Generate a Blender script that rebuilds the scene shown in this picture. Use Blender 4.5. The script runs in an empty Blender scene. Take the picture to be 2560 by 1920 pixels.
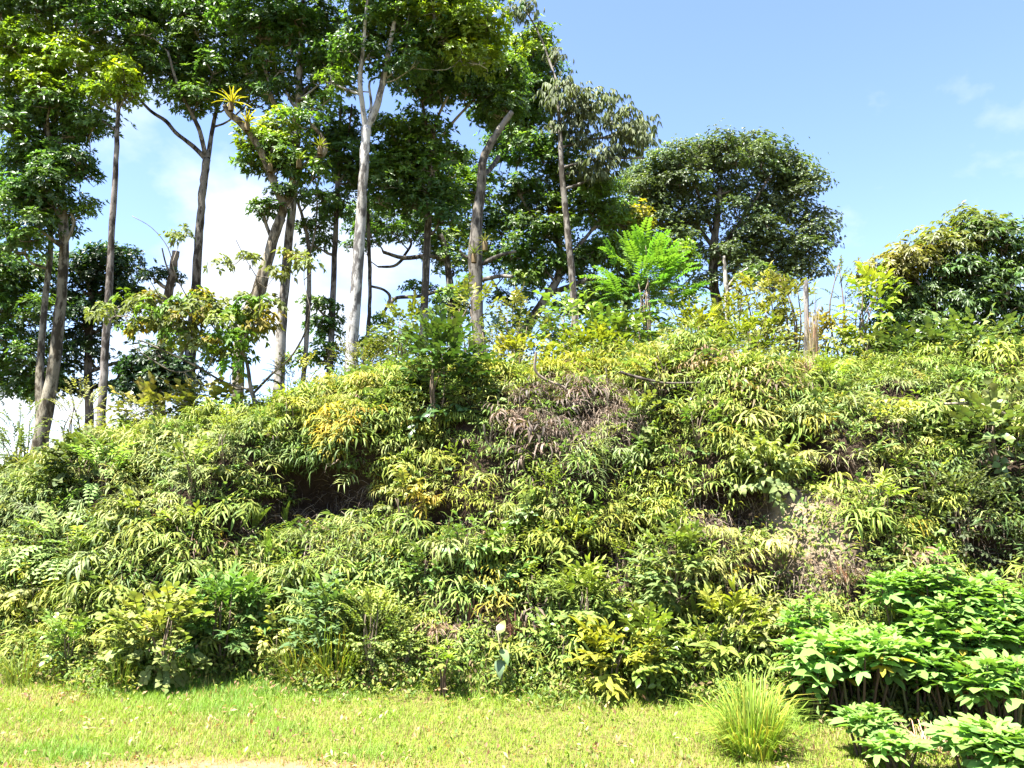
import bpy, math
import numpy as np
from mathutils import Vector, Matrix

# ------------------------------------------------------------------ camera, sky, sun, exposure
scene = bpy.context.scene
COL = scene.collection
R = math.radians
F = 1934.0                       # focal length in photo pixels (2560 wide)
CAM = np.array([0.0, 0.0, 1.6])
PITCH = R(8.5)
cam_data = bpy.data.cameras.new("camera")
cam_data.sensor_width = 36.0
cam_data.lens = 36.0 * F / 2560.0
cam_data.clip_start = 0.05
cam_data.clip_end = 3000.0
cam = bpy.data.objects.new("camera", cam_data)
COL.objects.link(cam)
cam.location = CAM
cam.rotation_euler = (R(90) + PITCH, 0, 0)
scene.camera = cam

SUN_EL, SUN_AZ = R(67), R(-128)   # azimuth measured from +Y towards +X: very high, from the left, a little behind us
sun_dir = Vector((math.sin(SUN_AZ) * math.cos(SUN_EL), math.cos(SUN_AZ) * math.cos(SUN_EL), math.sin(SUN_EL)))
sun_data = bpy.data.lights.new("sun", 'SUN')
sun_data.energy = 5.0
sun_data.angle = R(0.55)
sun_data.color = (1.0, 0.96, 0.88)
sun = bpy.data.objects.new("sun", sun_data)
COL.objects.link(sun)
sun.location = (0, 0, 40)
sun.rotation_euler = sun_dir.to_track_quat('Z', 'Y').to_euler()

world = bpy.data.worlds.new("World")
scene.world = world
world.use_nodes = True
wn, wl = world.node_tree.nodes, world.node_tree.links
wn.clear()
w_out = wn.new('ShaderNodeOutputWorld')
w_bg = wn.new('ShaderNodeBackground')
w_bg.inputs['Strength'].default_value = 0.066
w_sky = wn.new('ShaderNodeTexSky')
w_sky.sky_type = 'NISHITA'
w_sky.sun_disc = False
w_sky.sun_elevation = SUN_EL
w_sky.sun_rotation = SUN_AZ
w_sky.altitude = 100
w_sky.air_density = 1.0
w_sky.dust_density = 0.25
w_sky.ozone_density = 3.5
# fair-weather clouds on a flat layer overhead, the same everywhere round the sky
w_tc = wn.new('ShaderNodeTexCoord')
w_sep = wn.new('ShaderNodeSeparateXYZ')
wl.new(w_tc.outputs['Generated'], w_sep.inputs[0])
w_addz = wn.new('ShaderNodeMath'); w_addz.operation = 'MAXIMUM'; w_addz.inputs[1].default_value = 0.0
wl.new(w_sep.outputs['Z'], w_addz.inputs[0])
w_addz2 = wn.new('ShaderNodeMath'); w_addz2.operation = 'ADD'; w_addz2.inputs[1].default_value = 0.42
wl.new(w_addz.outputs[0], w_addz2.inputs[0])
w_dx = wn.new('ShaderNodeMath'); w_dx.operation = 'DIVIDE'
w_dy = wn.new('ShaderNodeMath'); w_dy.operation = 'DIVIDE'
wl.new(w_sep.outputs['X'], w_dx.inputs[0]); wl.new(w_addz2.outputs[0], w_dx.inputs[1])
wl.new(w_sep.outputs['Y'], w_dy.inputs[0]); wl.new(w_addz2.outputs[0], w_dy.inputs[1])
w_cmb = wn.new('ShaderNodeCombineXYZ')
wl.new(w_dx.outputs[0], w_cmb.inputs[0]); wl.new(w_dy.outputs[0], w_cmb.inputs[1])
w_map = wn.new('ShaderNodeMapping')
w_map.inputs['Location'].default_value = (17.14, 12.87, 0.0)
wl.new(w_cmb.outputs[0], w_map.inputs[0])
w_noise = wn.new('ShaderNodeTexNoise')
w_noise.inputs['Scale'].default_value = 1.7
w_noise.inputs['Detail'].default_value = 7.0
w_noise.inputs['Roughness'].default_value = 0.52
wl.new(w_map.outputs[0], w_noise.inputs['Vector'])
w_ramp = wn.new('ShaderNodeValToRGB')
w_ramp.color_ramp.elements[0].position = 0.515
w_ramp.color_ramp.elements[1].position = 0.64
wl.new(w_noise.outputs['Fac'], w_ramp.inputs[0])
w_mix = wn.new('ShaderNodeMixRGB')
w_mix.inputs['Color2'].default_value = (3.3, 3.45, 3.75, 1)
wl.new(w_ramp.outputs[0], w_mix.inputs['Fac'])
w_tint = wn.new('ShaderNodeMixRGB'); w_tint.blend_type = 'MULTIPLY'; w_tint.inputs['Fac'].default_value = 1
w_tint.inputs['Color2'].default_value = (0.98, 0.92, 0.98, 1)
wl.new(w_sky.outputs[0], w_tint.inputs['Color1'])
wl.new(w_tint.outputs[0], w_mix.inputs['Color1'])
wl.new(w_mix.outputs[0], w_bg.inputs['Color'])
wl.new(w_bg.outputs[0], w_out.inputs['Surface'])

vs = scene.view_settings
vs.view_transform = 'Standard'
vs.look = 'None'
vs.gamma = 1.0
vs.use_curve_mapping = False
vs.exposure = 2.65
scene.cycles.max_bounces = 6
scene.cycles.diffuse_bounces = 3
scene.cycles.glossy_bounces = 2
scene.cycles.transmission_bounces = 4
scene.cycles.transparent_max_bounces = 4
scene.cycles.sample_clamp_indirect = 6.0

# ------------------------------------------------------------------ maths helpers
rng = np.random.RandomState(11)
FWD = np.array([0, math.cos(PITCH), math.sin(PITCH)])
UPV = np.array([0, -math.sin(PITCH), math.cos(PITCH)])
RGT = np.array([1.0, 0, 0])

def ray(px, py):
    return FWD + (px - 1280) / F * RGT + (960 - py) / F * UPV

def at(px, py, Y):
    """the point seen at a photo pixel, Y metres in front of the camera"""
    d = ray(px, py)
    return CAM + d * (Y / d[1])

def project(p):
    d = np.asarray(p, float) - CAM
    dep = d @ FWD
    return 1280 + F * (d @ RGT) / dep, 960 - F * (d @ UPV) / dep

def unit(v):
    v = np.asarray(v, float)
    n = np.linalg.norm(v, axis=-1, keepdims=True)
    return v / np.maximum(n, 1e-9)

def rotz(a):
    c, s = math.cos(a), math.sin(a)
    return np.array([[c, -s, 0], [s, c, 0], [0, 0, 1.0]])

def roty(a):
    c, s = math.cos(a), math.sin(a)
    return np.array([[c, 0, s], [0, 1, 0], [-s, 0, c]])

def rotx(a):
    c, s = math.cos(a), math.sin(a)
    return np.array([[1, 0, 0], [0, c, -s], [0, s, c]])

class MB:
    """collects vertices, faces (quads or triangles) and a colour per vertex"""
    def __init__(self):
        self.v, self.c, self.q, self.t, self.n = [], [], [], [], 0
    def add(self, v, quads=None, tris=None, col=(1, 1, 1)):
        v = np.asarray(v, float).reshape(-1, 3)
        c = np.asarray(col, float)
        if c.ndim == 1:
            c = np.tile(c, (len(v), 1))
        if quads is not None and len(quads):
            self.q.append(np.asarray(quads, int) + self.n)
        if tris is not None and len(tris):
            self.t.append(np.asarray(tris, int) + self.n)
        self.v.append(v); self.c.append(c); self.n += len(v)
        return self
    def arrays(self):
        v = np.concatenate(self.v) if self.v else np.zeros((0, 3))
        c = np.concatenate(self.c) if self.c else np.zeros((0, 3))
        q = np.concatenate(self.q) if self.q else np.zeros((0, 4), int)
        t = np.concatenate(self.t) if self.t else np.zeros((0, 3), int)
        return v, c, q, t
    def merge(self, other, rot=None, loc=(0, 0, 0), scale=1.0, col=(1, 1, 1)):
        v, c, q, t = other if isinstance(other, tuple) else other.arrays()
        vv = v * scale
        if rot is not None:
            vv = vv @ np.asarray(rot).T
        self.add(vv + np.asarray(loc), q, t, c * np.asarray(col))
    def mesh(self, name, mat, smooth=False):
        v, c, q, t = self.arrays()
        me = bpy.data.meshes.new(name)
        me.vertices.add(len(v))
        me.vertices.foreach_set('co', v.astype(np.float32).ravel())
        nl = 4 * len(q) + 3 * len(t)
        me.loops.add(nl)
        me.loops.foreach_set('vertex_index', np.concatenate([q.ravel(), t.ravel()]).astype(np.int32))
        me.polygons.add(len(q) + len(t))
        st = np.concatenate([np.arange(len(q)) * 4, 4 * len(q) + np.arange(len(t)) * 3])
        me.polygons.foreach_set('loop_start', st.astype(np.int32))
        if smooth:
            me.polygons.foreach_set('use_smooth', np.ones(len(q) + len(t), bool))
        a = me.attributes.new('col', 'FLOAT_COLOR', 'POINT')
        a.data.foreach_set('color', np.concatenate([c, np.ones((len(c), 1))], 1).astype(np.float32).ravel())
        me.update(calc_edges=True)
        me.materials.append(mat)
        return me

def link(name, data, parent=None, loc=None, rot=None, scale=None, color=None):
    o = bpy.data.objects.new(name, data)
    COL.objects.link(o)
    if parent is not None:
        o.parent = parent
    if rot is not None:
        m = Matrix([list(r) for r in np.asarray(rot)]).to_4x4()
        if scale is not None:
            s = scale if hasattr(scale, '__len__') else (scale,) * 3
            m = m @ Matrix.Diagonal((s[0], s[1], s[2], 1))
        m.translation = Vector(loc if loc is not None else (0, 0, 0))
        o.matrix_basis = m
    else:
        if loc is not None: o.location = loc
        if scale is not None: o.scale = scale if hasattr(scale, '__len__') else (scale,) * 3
    if color is not None:
        o.color = (color[0], color[1], color[2], 1)
    return o

def tag(o, label, cat, group=None, kind=None):
    if kind: o['kind'] = kind
    if label: o['label'] = label
    if cat: o['category'] = cat
    if group: o['group'] = group
    return o

def thing(name, label, cat, loc, group=None):
    return tag(link(name, None, loc=loc), label, cat, group)

def tube(mb, pts, rad, sides=7, col=(1, 1, 1), cap=True, wob=0.0, rg=None):
    pts = np.asarray(pts, float); rad = np.asarray(rad, float)
    n = len(pts)
    tan = np.zeros_like(pts)
    tan[1:-1] = pts[2:] - pts[:-2]; tan[0] = pts[1] - pts[0]; tan[-1] = pts[-1] - pts[-2]
    tan = unit(tan)
    ref = np.array([1.0, 0, 0]) if abs(tan[0][0]) < 0.8 else np.array([0, 1.0, 0])
    a = unit(np.cross(tan[0], ref))
    V = []
    ang = np.arange(sides) * 2 * np.pi / sides
    for i in range(n):
        a = unit(a - tan[i] * (a @ tan[i]))
        b = np.cross(tan[i], a)
        rr = rad[i] * np.ones(sides)
        if wob and rg is not None:
            rr = rr * (1 + wob * rg.uniform(-1, 1, sides))
        V.append(pts[i] + rr[:, None] * (np.cos(ang)[:, None] * a + np.sin(ang)[:, None] * b))
    V = np.concatenate(V)
    q = []
    for i in range(n - 1):
        for k in range(sides):
            k2 = (k + 1) % sides
            q.append((i * sides + k, i * sides + k2, (i + 1) * sides + k2, (i + 1) * sides + k))
    t = []
    if cap:
        V = np.concatenate([V, pts[-1:]])
        m = len(V) - 1
        t = [((n - 1) * sides + k, (n - 1) * sides + (k + 1) % sides, m) for k in range(sides)]
    mb.add(V, q, t, col)

def smooth_path(pts, n):
    """Catmull-Rom through rows of (x, y, z, radius)"""
    p = np.asarray(pts, float)
    p = np.vstack([2 * p[0] - p[1], p, 2 * p[-1] - p[-2]])
    out = []
    for i in range(1, len(p) - 2):
        for u in np.linspace(0, 1, n, endpoint=False):
            a, b, c, d = p[i - 1], p[i], p[i + 1], p[i + 2]
            out.append(0.5 * (2 * b + (c - a) * u + (2 * a - 5 * b + 4 * c - d) * u ** 2 + (3 * b - a - 3 * c + d) * u ** 3))
    out.append(p[-2])
    out = np.array(out)
    out[:, 3] = np.maximum(out[:, 3], 0.002)
    return out

# ------------------------------------------------------------------ materials
def mat_leaf(name, transl=0.32, rough=0.45, spec=0.35, warm=(1.15, 1.25, 0.45), jitter=0.25):
    m = bpy.data.materials.new(name)
    m.use_nodes = True
    N, L = m.node_tree.nodes, m.node_tree.links
    N.clear()
    out = N.new('ShaderNodeOutputMaterial')
    oi = N.new('ShaderNodeObjectInfo')
    at_ = N.new('ShaderNodeAttribute'); at_.attribute_name = 'col'
    mul = N.new('ShaderNodeMixRGB'); mul.blend_type = 'MULTIPLY'; mul.inputs['Fac'].default_value = 1
    L.new(oi.outputs['Color'], mul.inputs['Color1']); L.new(at_.outputs['Color'], mul.inputs['Color2'])
    hs = N.new('ShaderNodeHueSaturation')
    mr = N.new('ShaderNodeMapRange'); mr.inputs['To Min'].default_value = 1 - jitter; mr.inputs['To Max'].default_value = 1 + jitter
    L.new(oi.outputs['Random'], mr.inputs['Value'])
    L.new(mr.outputs[0], hs.inputs['Value'])
    mr2 = N.new('ShaderNodeMapRange'); mr2.inputs['To Min'].default_value = 0.485; mr2.inputs['To Max'].default_value = 0.512
    mm = N.new('ShaderNodeMath'); mm.operation = 'MULTIPLY'; mm.inputs[1].default_value = 7.31
    fr = N.new('ShaderNodeMath'); fr.operation = 'FRACT'
    L.new(oi.outputs['Random'], mm.inputs[0]); L.new(mm.outputs[0], fr.inputs[0]); L.new(fr.outputs[0], mr2.inputs['Value'])
    L.new(mr2.outputs[0], hs.inputs['Hue'])
    L.new(mul.outputs[0], hs.inputs['Color'])
    pb = N.new('ShaderNodeBsdfPrincipled')
    pb.inputs['Roughness'].default_value = rough
    pb.inputs['Specular IOR Level'].default_value = spec
    L.new(hs.outputs[0], pb.inputs['Base Color'])
    tm = N.new('ShaderNodeMixRGB'); tm.blend_type = 'MULTIPLY'; tm.inputs['Fac'].default_value = 1
    tm.inputs['Color2'].default_value = (*warm, 1)
    L.new(hs.outputs[0], tm.inputs['Color1'])
    tr = N.new('ShaderNodeBsdfTranslucent'); L.new(tm.outputs[0], tr.inputs['Color'])
    mx = N.new('ShaderNodeMixShader'); mx.inputs[0].default_value = transl
    L.new(pb.outputs[0], mx.inputs[1]); L.new(tr.outputs[0], mx.inputs[2])
    L.new(mx.outputs[0], out.inputs['Surface'])
    return m

def mat_bark(name, dark=(0.24, 0.225, 0.21), scale=8.0, patch=0.5):
    """object colour mottled with lichen and dark fissures"""
    m = bpy.data.materials.new(name)
    m.use_nodes = True
    N, L = m.node_tree.nodes, m.node_tree.links
    pb = N['Principled BSDF']
    pb.inputs['Roughness'].default_value = 0.9
    pb.inputs['Specular IOR Level'].default_value = 0.1
    oi = N.new('ShaderNodeObjectInfo')
    tc = N.new('ShaderNodeTexCoord')
    mp = N.new('ShaderNodeMapping'); mp.inputs['Scale'].default_value = (1, 1, 0.35)
    L.new(tc.outputs['Object'], mp.inputs[0])
    n1 = N.new('ShaderNodeTexNoise'); n1.inputs['Scale'].default_value = scale; n1.inputs['Detail'].default_value = 6; n1.inputs['Roughness'].default_value = 0.65
    n2 = N.new('ShaderNodeTexNoise'); n2.inputs['Scale'].default_value = 1.7; n2.inputs['Detail'].default_value = 3
    L.new(mp.outputs[0], n1.inputs['Vector']); L.new(tc.outputs['Object'], n2.inputs['Vector'])
    r1 = N.new('ShaderNodeValToRGB')
    r1.color_ramp.elements[0].position = patch - 0.05; r1.color_ramp.elements[0].color = (*dark, 1)
    r1.color_ramp.elements[1].position = patch + 0.04; r1.color_ramp.elements[1].color = (1, 1, 1, 1)
    L.new(n1.outputs['Fac'], r1.inputs[0])
    r2 = N.new('ShaderNodeValToRGB')
    r2.color_ramp.elements[0].position = 0.35; r2.color_ramp.elements[0].color = (0.62, 0.6, 0.55, 1)
    r2.color_ramp.elements[1].position = 0.65; r2.color_ramp.elements[1].color = (1.1, 1.1, 1.08, 1)
    L.new(n2.outputs['Fac'], r2.inputs[0])
    m1 = N.new('ShaderNodeMixRGB'); m1.blend_type = 'MULTIPLY'; m1.inputs['Fac'].default_value = 1
    m2 = N.new('ShaderNodeMixRGB'); m2.blend_type = 'MULTIPLY'; m2.inputs['Fac'].default_value = 1
    L.new(oi.outputs['Color'], m1.inputs['Color1']); L.new(r1.outputs[0], m1.inputs['Color2'])
    L.new(m1.outputs[0], m2.inputs['Color1']); L.new(r2.outputs[0], m2.inputs['Color2'])
    L.new(m2.outputs[0], pb.inputs['Base Color'])
    bp = N.new('ShaderNodeBump'); bp.inputs['Strength'].default_value = 0.6; bp.inputs['Distance'].default_value = 0.03
    L.new(n1.outputs['Fac'], bp.inputs['Height']); L.new(bp.outputs[0], pb.inputs['Normal'])
    return m

def mat_ground(name):
    m = bpy.data.materials.new(name)
    m.use_nodes = True
    N, L = m.node_tree.nodes, m.node_tree.links
    pb = N['Principled BSDF']
    pb.inputs['Roughness'].default_value = 0.95
    pb.inputs['Specular IOR Level'].default_value = 0.05
    a = N.new('ShaderNodeAttribute'); a.attribute_name = 'col'
    tc = N.new('ShaderNodeTexCoord')
    n1 = N.new('ShaderNodeTexNoise'); n1.inputs['Scale'].default_value = 14; n1.inputs['Detail'].default_value = 8; n1.inputs['Roughness'].default_value = 0.7
    L.new(tc.outputs['Object'], n1.inputs['Vector'])
    r1 = N.new('ShaderNodeValToRGB')
    r1.color_ramp.elements[0].position = 0.3; r1.color_ramp.elements[0].color = (0.45, 0.42, 0.4, 1)
    r1.color_ramp.elements[1].position = 0.7; r1.color_ramp.elements[1].color = (1.4, 1.35, 1.3, 1)
    L.new(n1.outputs['Fac'], r1.inputs[0])
    mu = N.new('ShaderNodeMixRGB'); mu.blend_type = 'MULTIPLY'; mu.inputs['Fac'].default_value = 1
    L.new(a.outputs['Color'], mu.inputs['Color1']); L.new(r1.outputs[0], mu.inputs['Color2'])
    L.new(mu.outputs[0], pb.inputs['Base Color'])
    bp = N.new('ShaderNodeBump'); bp.inputs['Strength'].default_value = 0.8; bp.inputs['Distance'].default_value = 0.05
    L.new(n1.outputs['Fac'], bp.inputs['Height']); L.new(bp.outputs[0], pb.inputs['Normal'])
    return m

M_LEAF = mat_leaf('tree_leaf', 0.42, 0.42, 0.45)
M_FERN = mat_leaf('fern_frond', 0.30, 0.55, 0.25, (1.1, 1.15, 0.5))
M_GLOSS = mat_leaf('glossy_leaf', 0.25, 0.33, 0.5)
M_SOFT = mat_leaf('soft_leaf', 0.36, 0.6, 0.2, jitter=0.16)
M_GRASS = mat_leaf('grass_blade', 0.35, 0.55, 0.25, (1.1, 1.15, 0.5), 0.0)
M_DRY = mat_leaf('dry_plant', 0.12, 0.8, 0.1, (1.1, 1.0, 0.8))
M_BARK = mat_bark('bark')
M_PALE = mat_bark('pale_bark', (0.27, 0.26, 0.26), 9.0, 0.49)
M_STEM = mat_leaf('stem', 0.0, 0.7, 0.2, jitter=0.15)
M_GROUND = mat_ground('soil')

# ------------------------------------------------------------------ the lie of the land
base_px = [(-700, 1670), (0, 1690), (300, 1722), (600, 1712), (800, 1735), (1050, 1722), (1300, 1752), (1700, 1762), (2000, 1795), (2560, 1830), (3300, 1850)]
def ground_hit0(px, py):
    d = ray(px, py); s = -CAM[2] / d[2]
    return CAM + d * s
_bp = np.array([ground_hit0(*p) for p in base_px])
def Yb(x):
    return np.interp(x, _bp[:, 0], _bp[:, 1]) + 0.10 * np.sin(x * 2.1) + 0.06 * np.sin(x * 5.3 + 1)
crest_px = [(-900, 1260), (-300, 1240), (0, 1205), (100, 1175), (250, 1130), (400, 1092), (600, 1050), (750, 1012), (900, 985), (1050, 962), (1200, 945), (1400, 925), (1600, 918), (1800, 925), (2000, 940), (2200, 935), (2560, 910), (3300, 930)]
YC = 10.0
_cp = np.array([at(a, b, YC) for a, b in crest_px])
def Zc(x):
    return np.interp(x, _cp[:, 0], _cp[:, 2])
PT = np.array([-0.2, 0, 0.1, 0.22, 0.36, 0.5, 0.64, 0.8, 1.0])
PG = np.array([0, 0, 0.06, 0.19, 0.45, 0.70, 0.85, 0.95, 1.0])
_mr = np.random.RandomState(8)
MOUND = [(_mr.uniform(-8, 8), _mr.uniform(0.12, 0.82), _mr.uniform(0.22, 0.5), _mr.uniform(0.06, 0.20)) for _ in range(95)]
def height_exact(x, y):
    x = np.asarray(x, float); y = np.asarray(y, float)
    yb = Yb(x)
    t = (y - yb) / (YC - yb)
    z = Zc(x) * np.interp(t, PT, PG)
    on = np.clip(t * 4, 0, 1) * np.clip((2.2 - t) * 2, 0, 1)
    z = z + on * (0.10 * np.sin(x * 1.9 + y * 1.1) + 0.07 * np.sin(x * 4.3 - y * 3.7 + 2) + 0.05 * np.sin(x * 7.9 + y * 5.1))
    for mx, mt, mr_, mh in MOUND:
        my = Yb(mx) + mt * (YC - Yb(mx))
        z = z + mh * np.exp(-(((x - mx) / mr_) ** 2 + ((y - my) / (0.8 * mr_)) ** 2))
    z = z + np.where(t > 1, 0.03 * np.minimum(y - YC, 18.0) - 0.06 * np.clip(y - YC - 18.0, 0, 400), 0)
    return np.maximum(z, np.where(y > 28, -10.0, 0.0))

# the same land sampled once on a fine grid, for quick look-ups
_HX0, _HY0, _HS = -14.0, 4.0, 0.04
_hx = np.arange(701) * _HS + _HX0; _hy = np.arange(301) * _HS + _HY0
_HG = height_exact(*np.meshgrid(_hx, _hy))
def height(x, y):
    x = np.asarray(x, float); y = np.asarray(y, float)
    if x.ndim == 0:
        inside = _HX0 <= x < 13.9 and _HY0 <= y < 15.9
        if not inside: return height_exact(x, y)
    fx = (x - _HX0) / _HS; fy = (y - _HY0) / _HS
    i = np.clip(fx.astype(int), 0, 699); j = np.clip(fy.astype(int), 0, 299)
    u = np.clip(fx - i, 0, 1); v = np.clip(fy - j, 0, 1)
    z = (_HG[j, i] * (1 - u) + _HG[j, i + 1] * u) * (1 - v) + (_HG[j + 1, i] * (1 - u) + _HG[j + 1, i + 1] * u) * v
    if x.ndim:
        out = (x < _HX0) | (x >= 13.9) | (y < _HY0) | (y >= 15.9)
        if out.any():
            z = z.copy(); z[out] = height_exact(x[out], y[out])
    return z

def hit(px, py):
    """where the sight line of a photo pixel meets the land"""
    d = ray(px, py)
    s = np.arange(3.0, 60.0, 0.03)
    p = CAM + s[:, None] * d
    below = p[:, 2] < height(p[:, 0], p[:, 1])
    i = np.argmax(below) if below.any() else len(s) - 1
    return p[i]

# hollows eroded under the overhanging ferns: (pixel x, pixel y, radius m, depth m)
hollow_px = [(800, 1235, 0.62, 0.75), (900, 1260, 0.40, 0.55), (690, 1300, 0.40, 0.5), (380, 1205, 0.22, 0.35),
             (1110, 1300, 0.30, 0.4), (1490, 1400, 0.35, 0.45), (1815, 1250, 0.42, 0.6), (1860, 1300, 0.30, 0.45),
             (1995, 1110, 0.30, 0.5), (2080, 1190, 0.35, 0.5), (1330, 1430, 0.25, 0.35), (1480, 1250, 0.25, 0.35),
             (1720, 1470, 0.28, 0.4), (1940, 1490, 0.28, 0.45), (2450, 1090, 0.35, 0.5), (2500, 1400, 0.40, 0.5),
             (1180, 1530, 0.30, 0.3), (1280, 1560, 0.25, 0.3), (560, 1330, 0.25, 0.3), (1590, 1330, 0.22, 0.3)]
HOL = [(hit(a, b), r * (0.8 if i == 0 else 0.66), d * (1.1 if i == 0 else 0.9)) for i, (a, b, r, d) in enumerate(hollow_px)]
BARE = [(hit(2005, 1290), 0.26), (hit(2030, 1370), 0.30), (hit(1990, 1345), 0.2)]

def gpos(x, y):
    """a point of the bank's surface, hollows included"""
    x = np.asarray(x, float); y = np.asarray(y, float)
    z = height(x, y)
    push = np.zeros_like(x)
    for c, r, d in HOL:
        q = ((x - c[0]) / (1.35 * r)) ** 2 + ((z - c[2]) / (0.8 * r)) ** 2
        push = np.maximum(push, np.where(np.abs(y - c[1]) < 1.5, d * np.exp(-q * 1.2), 0))
    return np.stack([x, y + push, z - 0.15 * push], -1)

def in_hollow(p, k=0.8):
    for c, r, d in HOL:
        if ((p[0] - c[0]) / (1.35 * r)) ** 2 + ((p[2] - c[2]) / (0.8 * r)) ** 2 < k * k:
            return True
    return False

def in_bare(p, k=1.0):
    return any(np.linalg.norm((p - c) * np.array([1, 0.6, 0.8])) < r * k for c, r in BARE)

xs = np.concatenate([-np.geomspace(600, 13.5, 22), np.arange(-13, 13.01, 0.1), np.geomspace(13.5, 600, 22)])
ys = np.concatenate([-np.geomspace(600, 4, 18), np.arange(-3, 4.5, 0.6), np.arange(4.6, 12.5, 0.07), np.arange(12.6, 32, 0.8), np.geomspace(33, 900, 16)])
GX, GY = np.meshgrid(xs, ys)
P = gpos(GX.ravel(), GY.ravel())
nx, ny = len(xs), len(ys)
ii = (np.arange(ny - 1)[:, None] * nx + np.arange(nx - 1)[None, :]).ravel()
quads = np.stack([ii, ii + 1, ii + nx + 1, ii + nx], 1)
tt = (P[:, 1] - Yb(P[:, 0])) / (YC - Yb(P[:, 0]))
k = np.clip((tt + 0.02) / 0.10, 0, 1)[:, None]
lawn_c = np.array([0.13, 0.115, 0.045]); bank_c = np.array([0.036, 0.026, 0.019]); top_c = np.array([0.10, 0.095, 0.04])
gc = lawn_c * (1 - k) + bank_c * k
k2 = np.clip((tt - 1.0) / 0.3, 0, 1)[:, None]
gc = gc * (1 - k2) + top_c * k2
for c, r in BARE:
    w = np.clip(1.25 - np.linalg.norm((P - c) * np.array([1, 0.6, 0.8]), axis=1) / r, 0, 0.5)[:, None] * 2
    gc = gc * (1 - w) + np.array([0.19, 0.155, 0.11]) * w
pd = ground_hit0(560, 1925)
w = np.clip(1.3 - np.sqrt(((P[:, 0] - pd[0]) / 1.3) ** 2 + ((P[:, 1] - pd[1]) / 0.22) ** 2), 0, 1)[:, None] * (np.abs(P[:, 2:3]) < 0.1)
gc = gc * (1 - w) + np.array([0.27, 0.18, 0.105]) * w
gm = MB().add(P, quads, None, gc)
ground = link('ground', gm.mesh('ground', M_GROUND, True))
ground['kind'] = 'structure'

# ------------------------------------------------------------------ leaf and frond shapes
def leaf_shape(L, W, kind='lance', seg=4, fold=0.18, droop=0.25, col=(1, 1, 1)):
    """a leaf lying along +X, its upper face towards +Z"""
    u = np.linspace(0, 1, seg + 1)
    if kind == 'lance': w = np.sin(np.pi * u ** 0.8) ** 0.9
    elif kind == 'oval': w = np.sin(np.pi * u ** 0.9) ** 0.6
    elif kind == 'round': w = np.sqrt(np.clip(1 - (2 * u - 1) ** 2, 0, 1))
    elif kind == 'heart': w = np.sin(np.pi * u ** 0.55) ** 0.8
    else: w = 1 - u * 0.75                       # a strap
    w = np.maximum(w, 0.03) * W / 2
    a0 = 0.35; da = -(a0 + droop * 2.2)
    ang = a0 + da * u
    x = np.concatenate([[0], np.cumsum(np.cos((ang[:-1] + ang[1:]) / 2))]) * L / seg
    z = np.concatenate([[0], np.cumsum(np.sin((ang[:-1] + ang[1:]) / 2))]) * L / seg
    V = np.zeros((seg + 1, 3, 3))
    V[:, 0] = np.stack([x, -w, z + fold * w], 1)
    V[:, 1] = np.stack([x, 0 * w, z], 1)
    V[:, 2] = np.stack([x, w, z + fold * w], 1)
    q = []
    for i in range(seg):
        b = 3 * i
        q += [(b, b + 3, b + 4, b + 1), (b + 1, b + 4, b + 5, b + 2)]
    c = np.tile(np.asarray(col, float), ((seg + 1) * 3, 1))
    c[1::3] *= 1.12
    return MB().add(V.reshape(-1, 3), q, None, c)

def flat_leaf(L, W, kind, seg, fold, droop):
    a = np.array([0.35, 0.35 - droop * 1.1, 0.35 - droop * 2.2])
    h = L / 2
    p1 = np.array([h * math.cos(a[0] - droop * 0.4), 0, h * math.sin(a[0] - droop * 0.4)])
    p2 = p1 + np.array([h * math.cos(a[2] + droop * 0.4), 0, h * math.sin(a[2] + droop * 0.4)])
    return MB().add([(0, 0, 0), p1 + (0, -W / 2, 0), p1 + (0, W / 2, 0), p2], None, [(0, 1, 2), (1, 3, 2)])

def lobed_shape(L, rg, lobes=5, deep=0.5):
    """a palmately lobed leaf (base at the origin, petiole included)"""
    mb = MB()
    pet = 0.28 * L
    tube(mb, [(0, 0, 0), (pet * 0.5, 0, pet * 0.25), (pet, 0, pet * 0.3)], [0.004, 0.003, 0.003], 3, (0.8, 0.9, 0.6), False)
    c0 = np.array([pet + 0.2 * L, 0, pet * 0.3])
    th = np.linspace(-2.55, 2.55, 4 * lobes + 1)
    tip = np.cos(np.linspace(-2.55, 2.55, 4 * lobes + 1) * lobes * np.pi / 2.55 / 2 * 1.0) * 0
    k = np.arange(len(th))
    ph = (k % 4) / 4.0
    lob = np.where(k % 4 == 2, 1.0, np.where(k % 2 == 1, 0.78, deep))
    lob[0] = lob[-1] = 0.3
    env = 0.42 + 0.58 * np.cos(th / 2) ** 2
    r = L * 0.78 * lob * env * rg.uniform(0.93, 1.07, len(th))
    x = c0[0] + r * np.cos(th) * 1.0; y = r * np.sin(th) * 0.9
    z = c0[2] - 0.45 * ((x - c0[0]) ** 2 + y ** 2) / L + 0.10 * np.abs(y) + 0.03 * L * (k % 4 == 2) * -1
    V = np.concatenate([[c0], np.stack([x, y, z], 1)])
    t = [(0, i, i + 1) for i in range(1, len(th))] + [(0, len(th), 1)]
    cc = np.tile([[1.0, 1, 1]], (len(V), 1)); cc[0] *= (1.15, 1.12, 0.95)
    mb.add(V, None, t, cc)
    return mb

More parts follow.
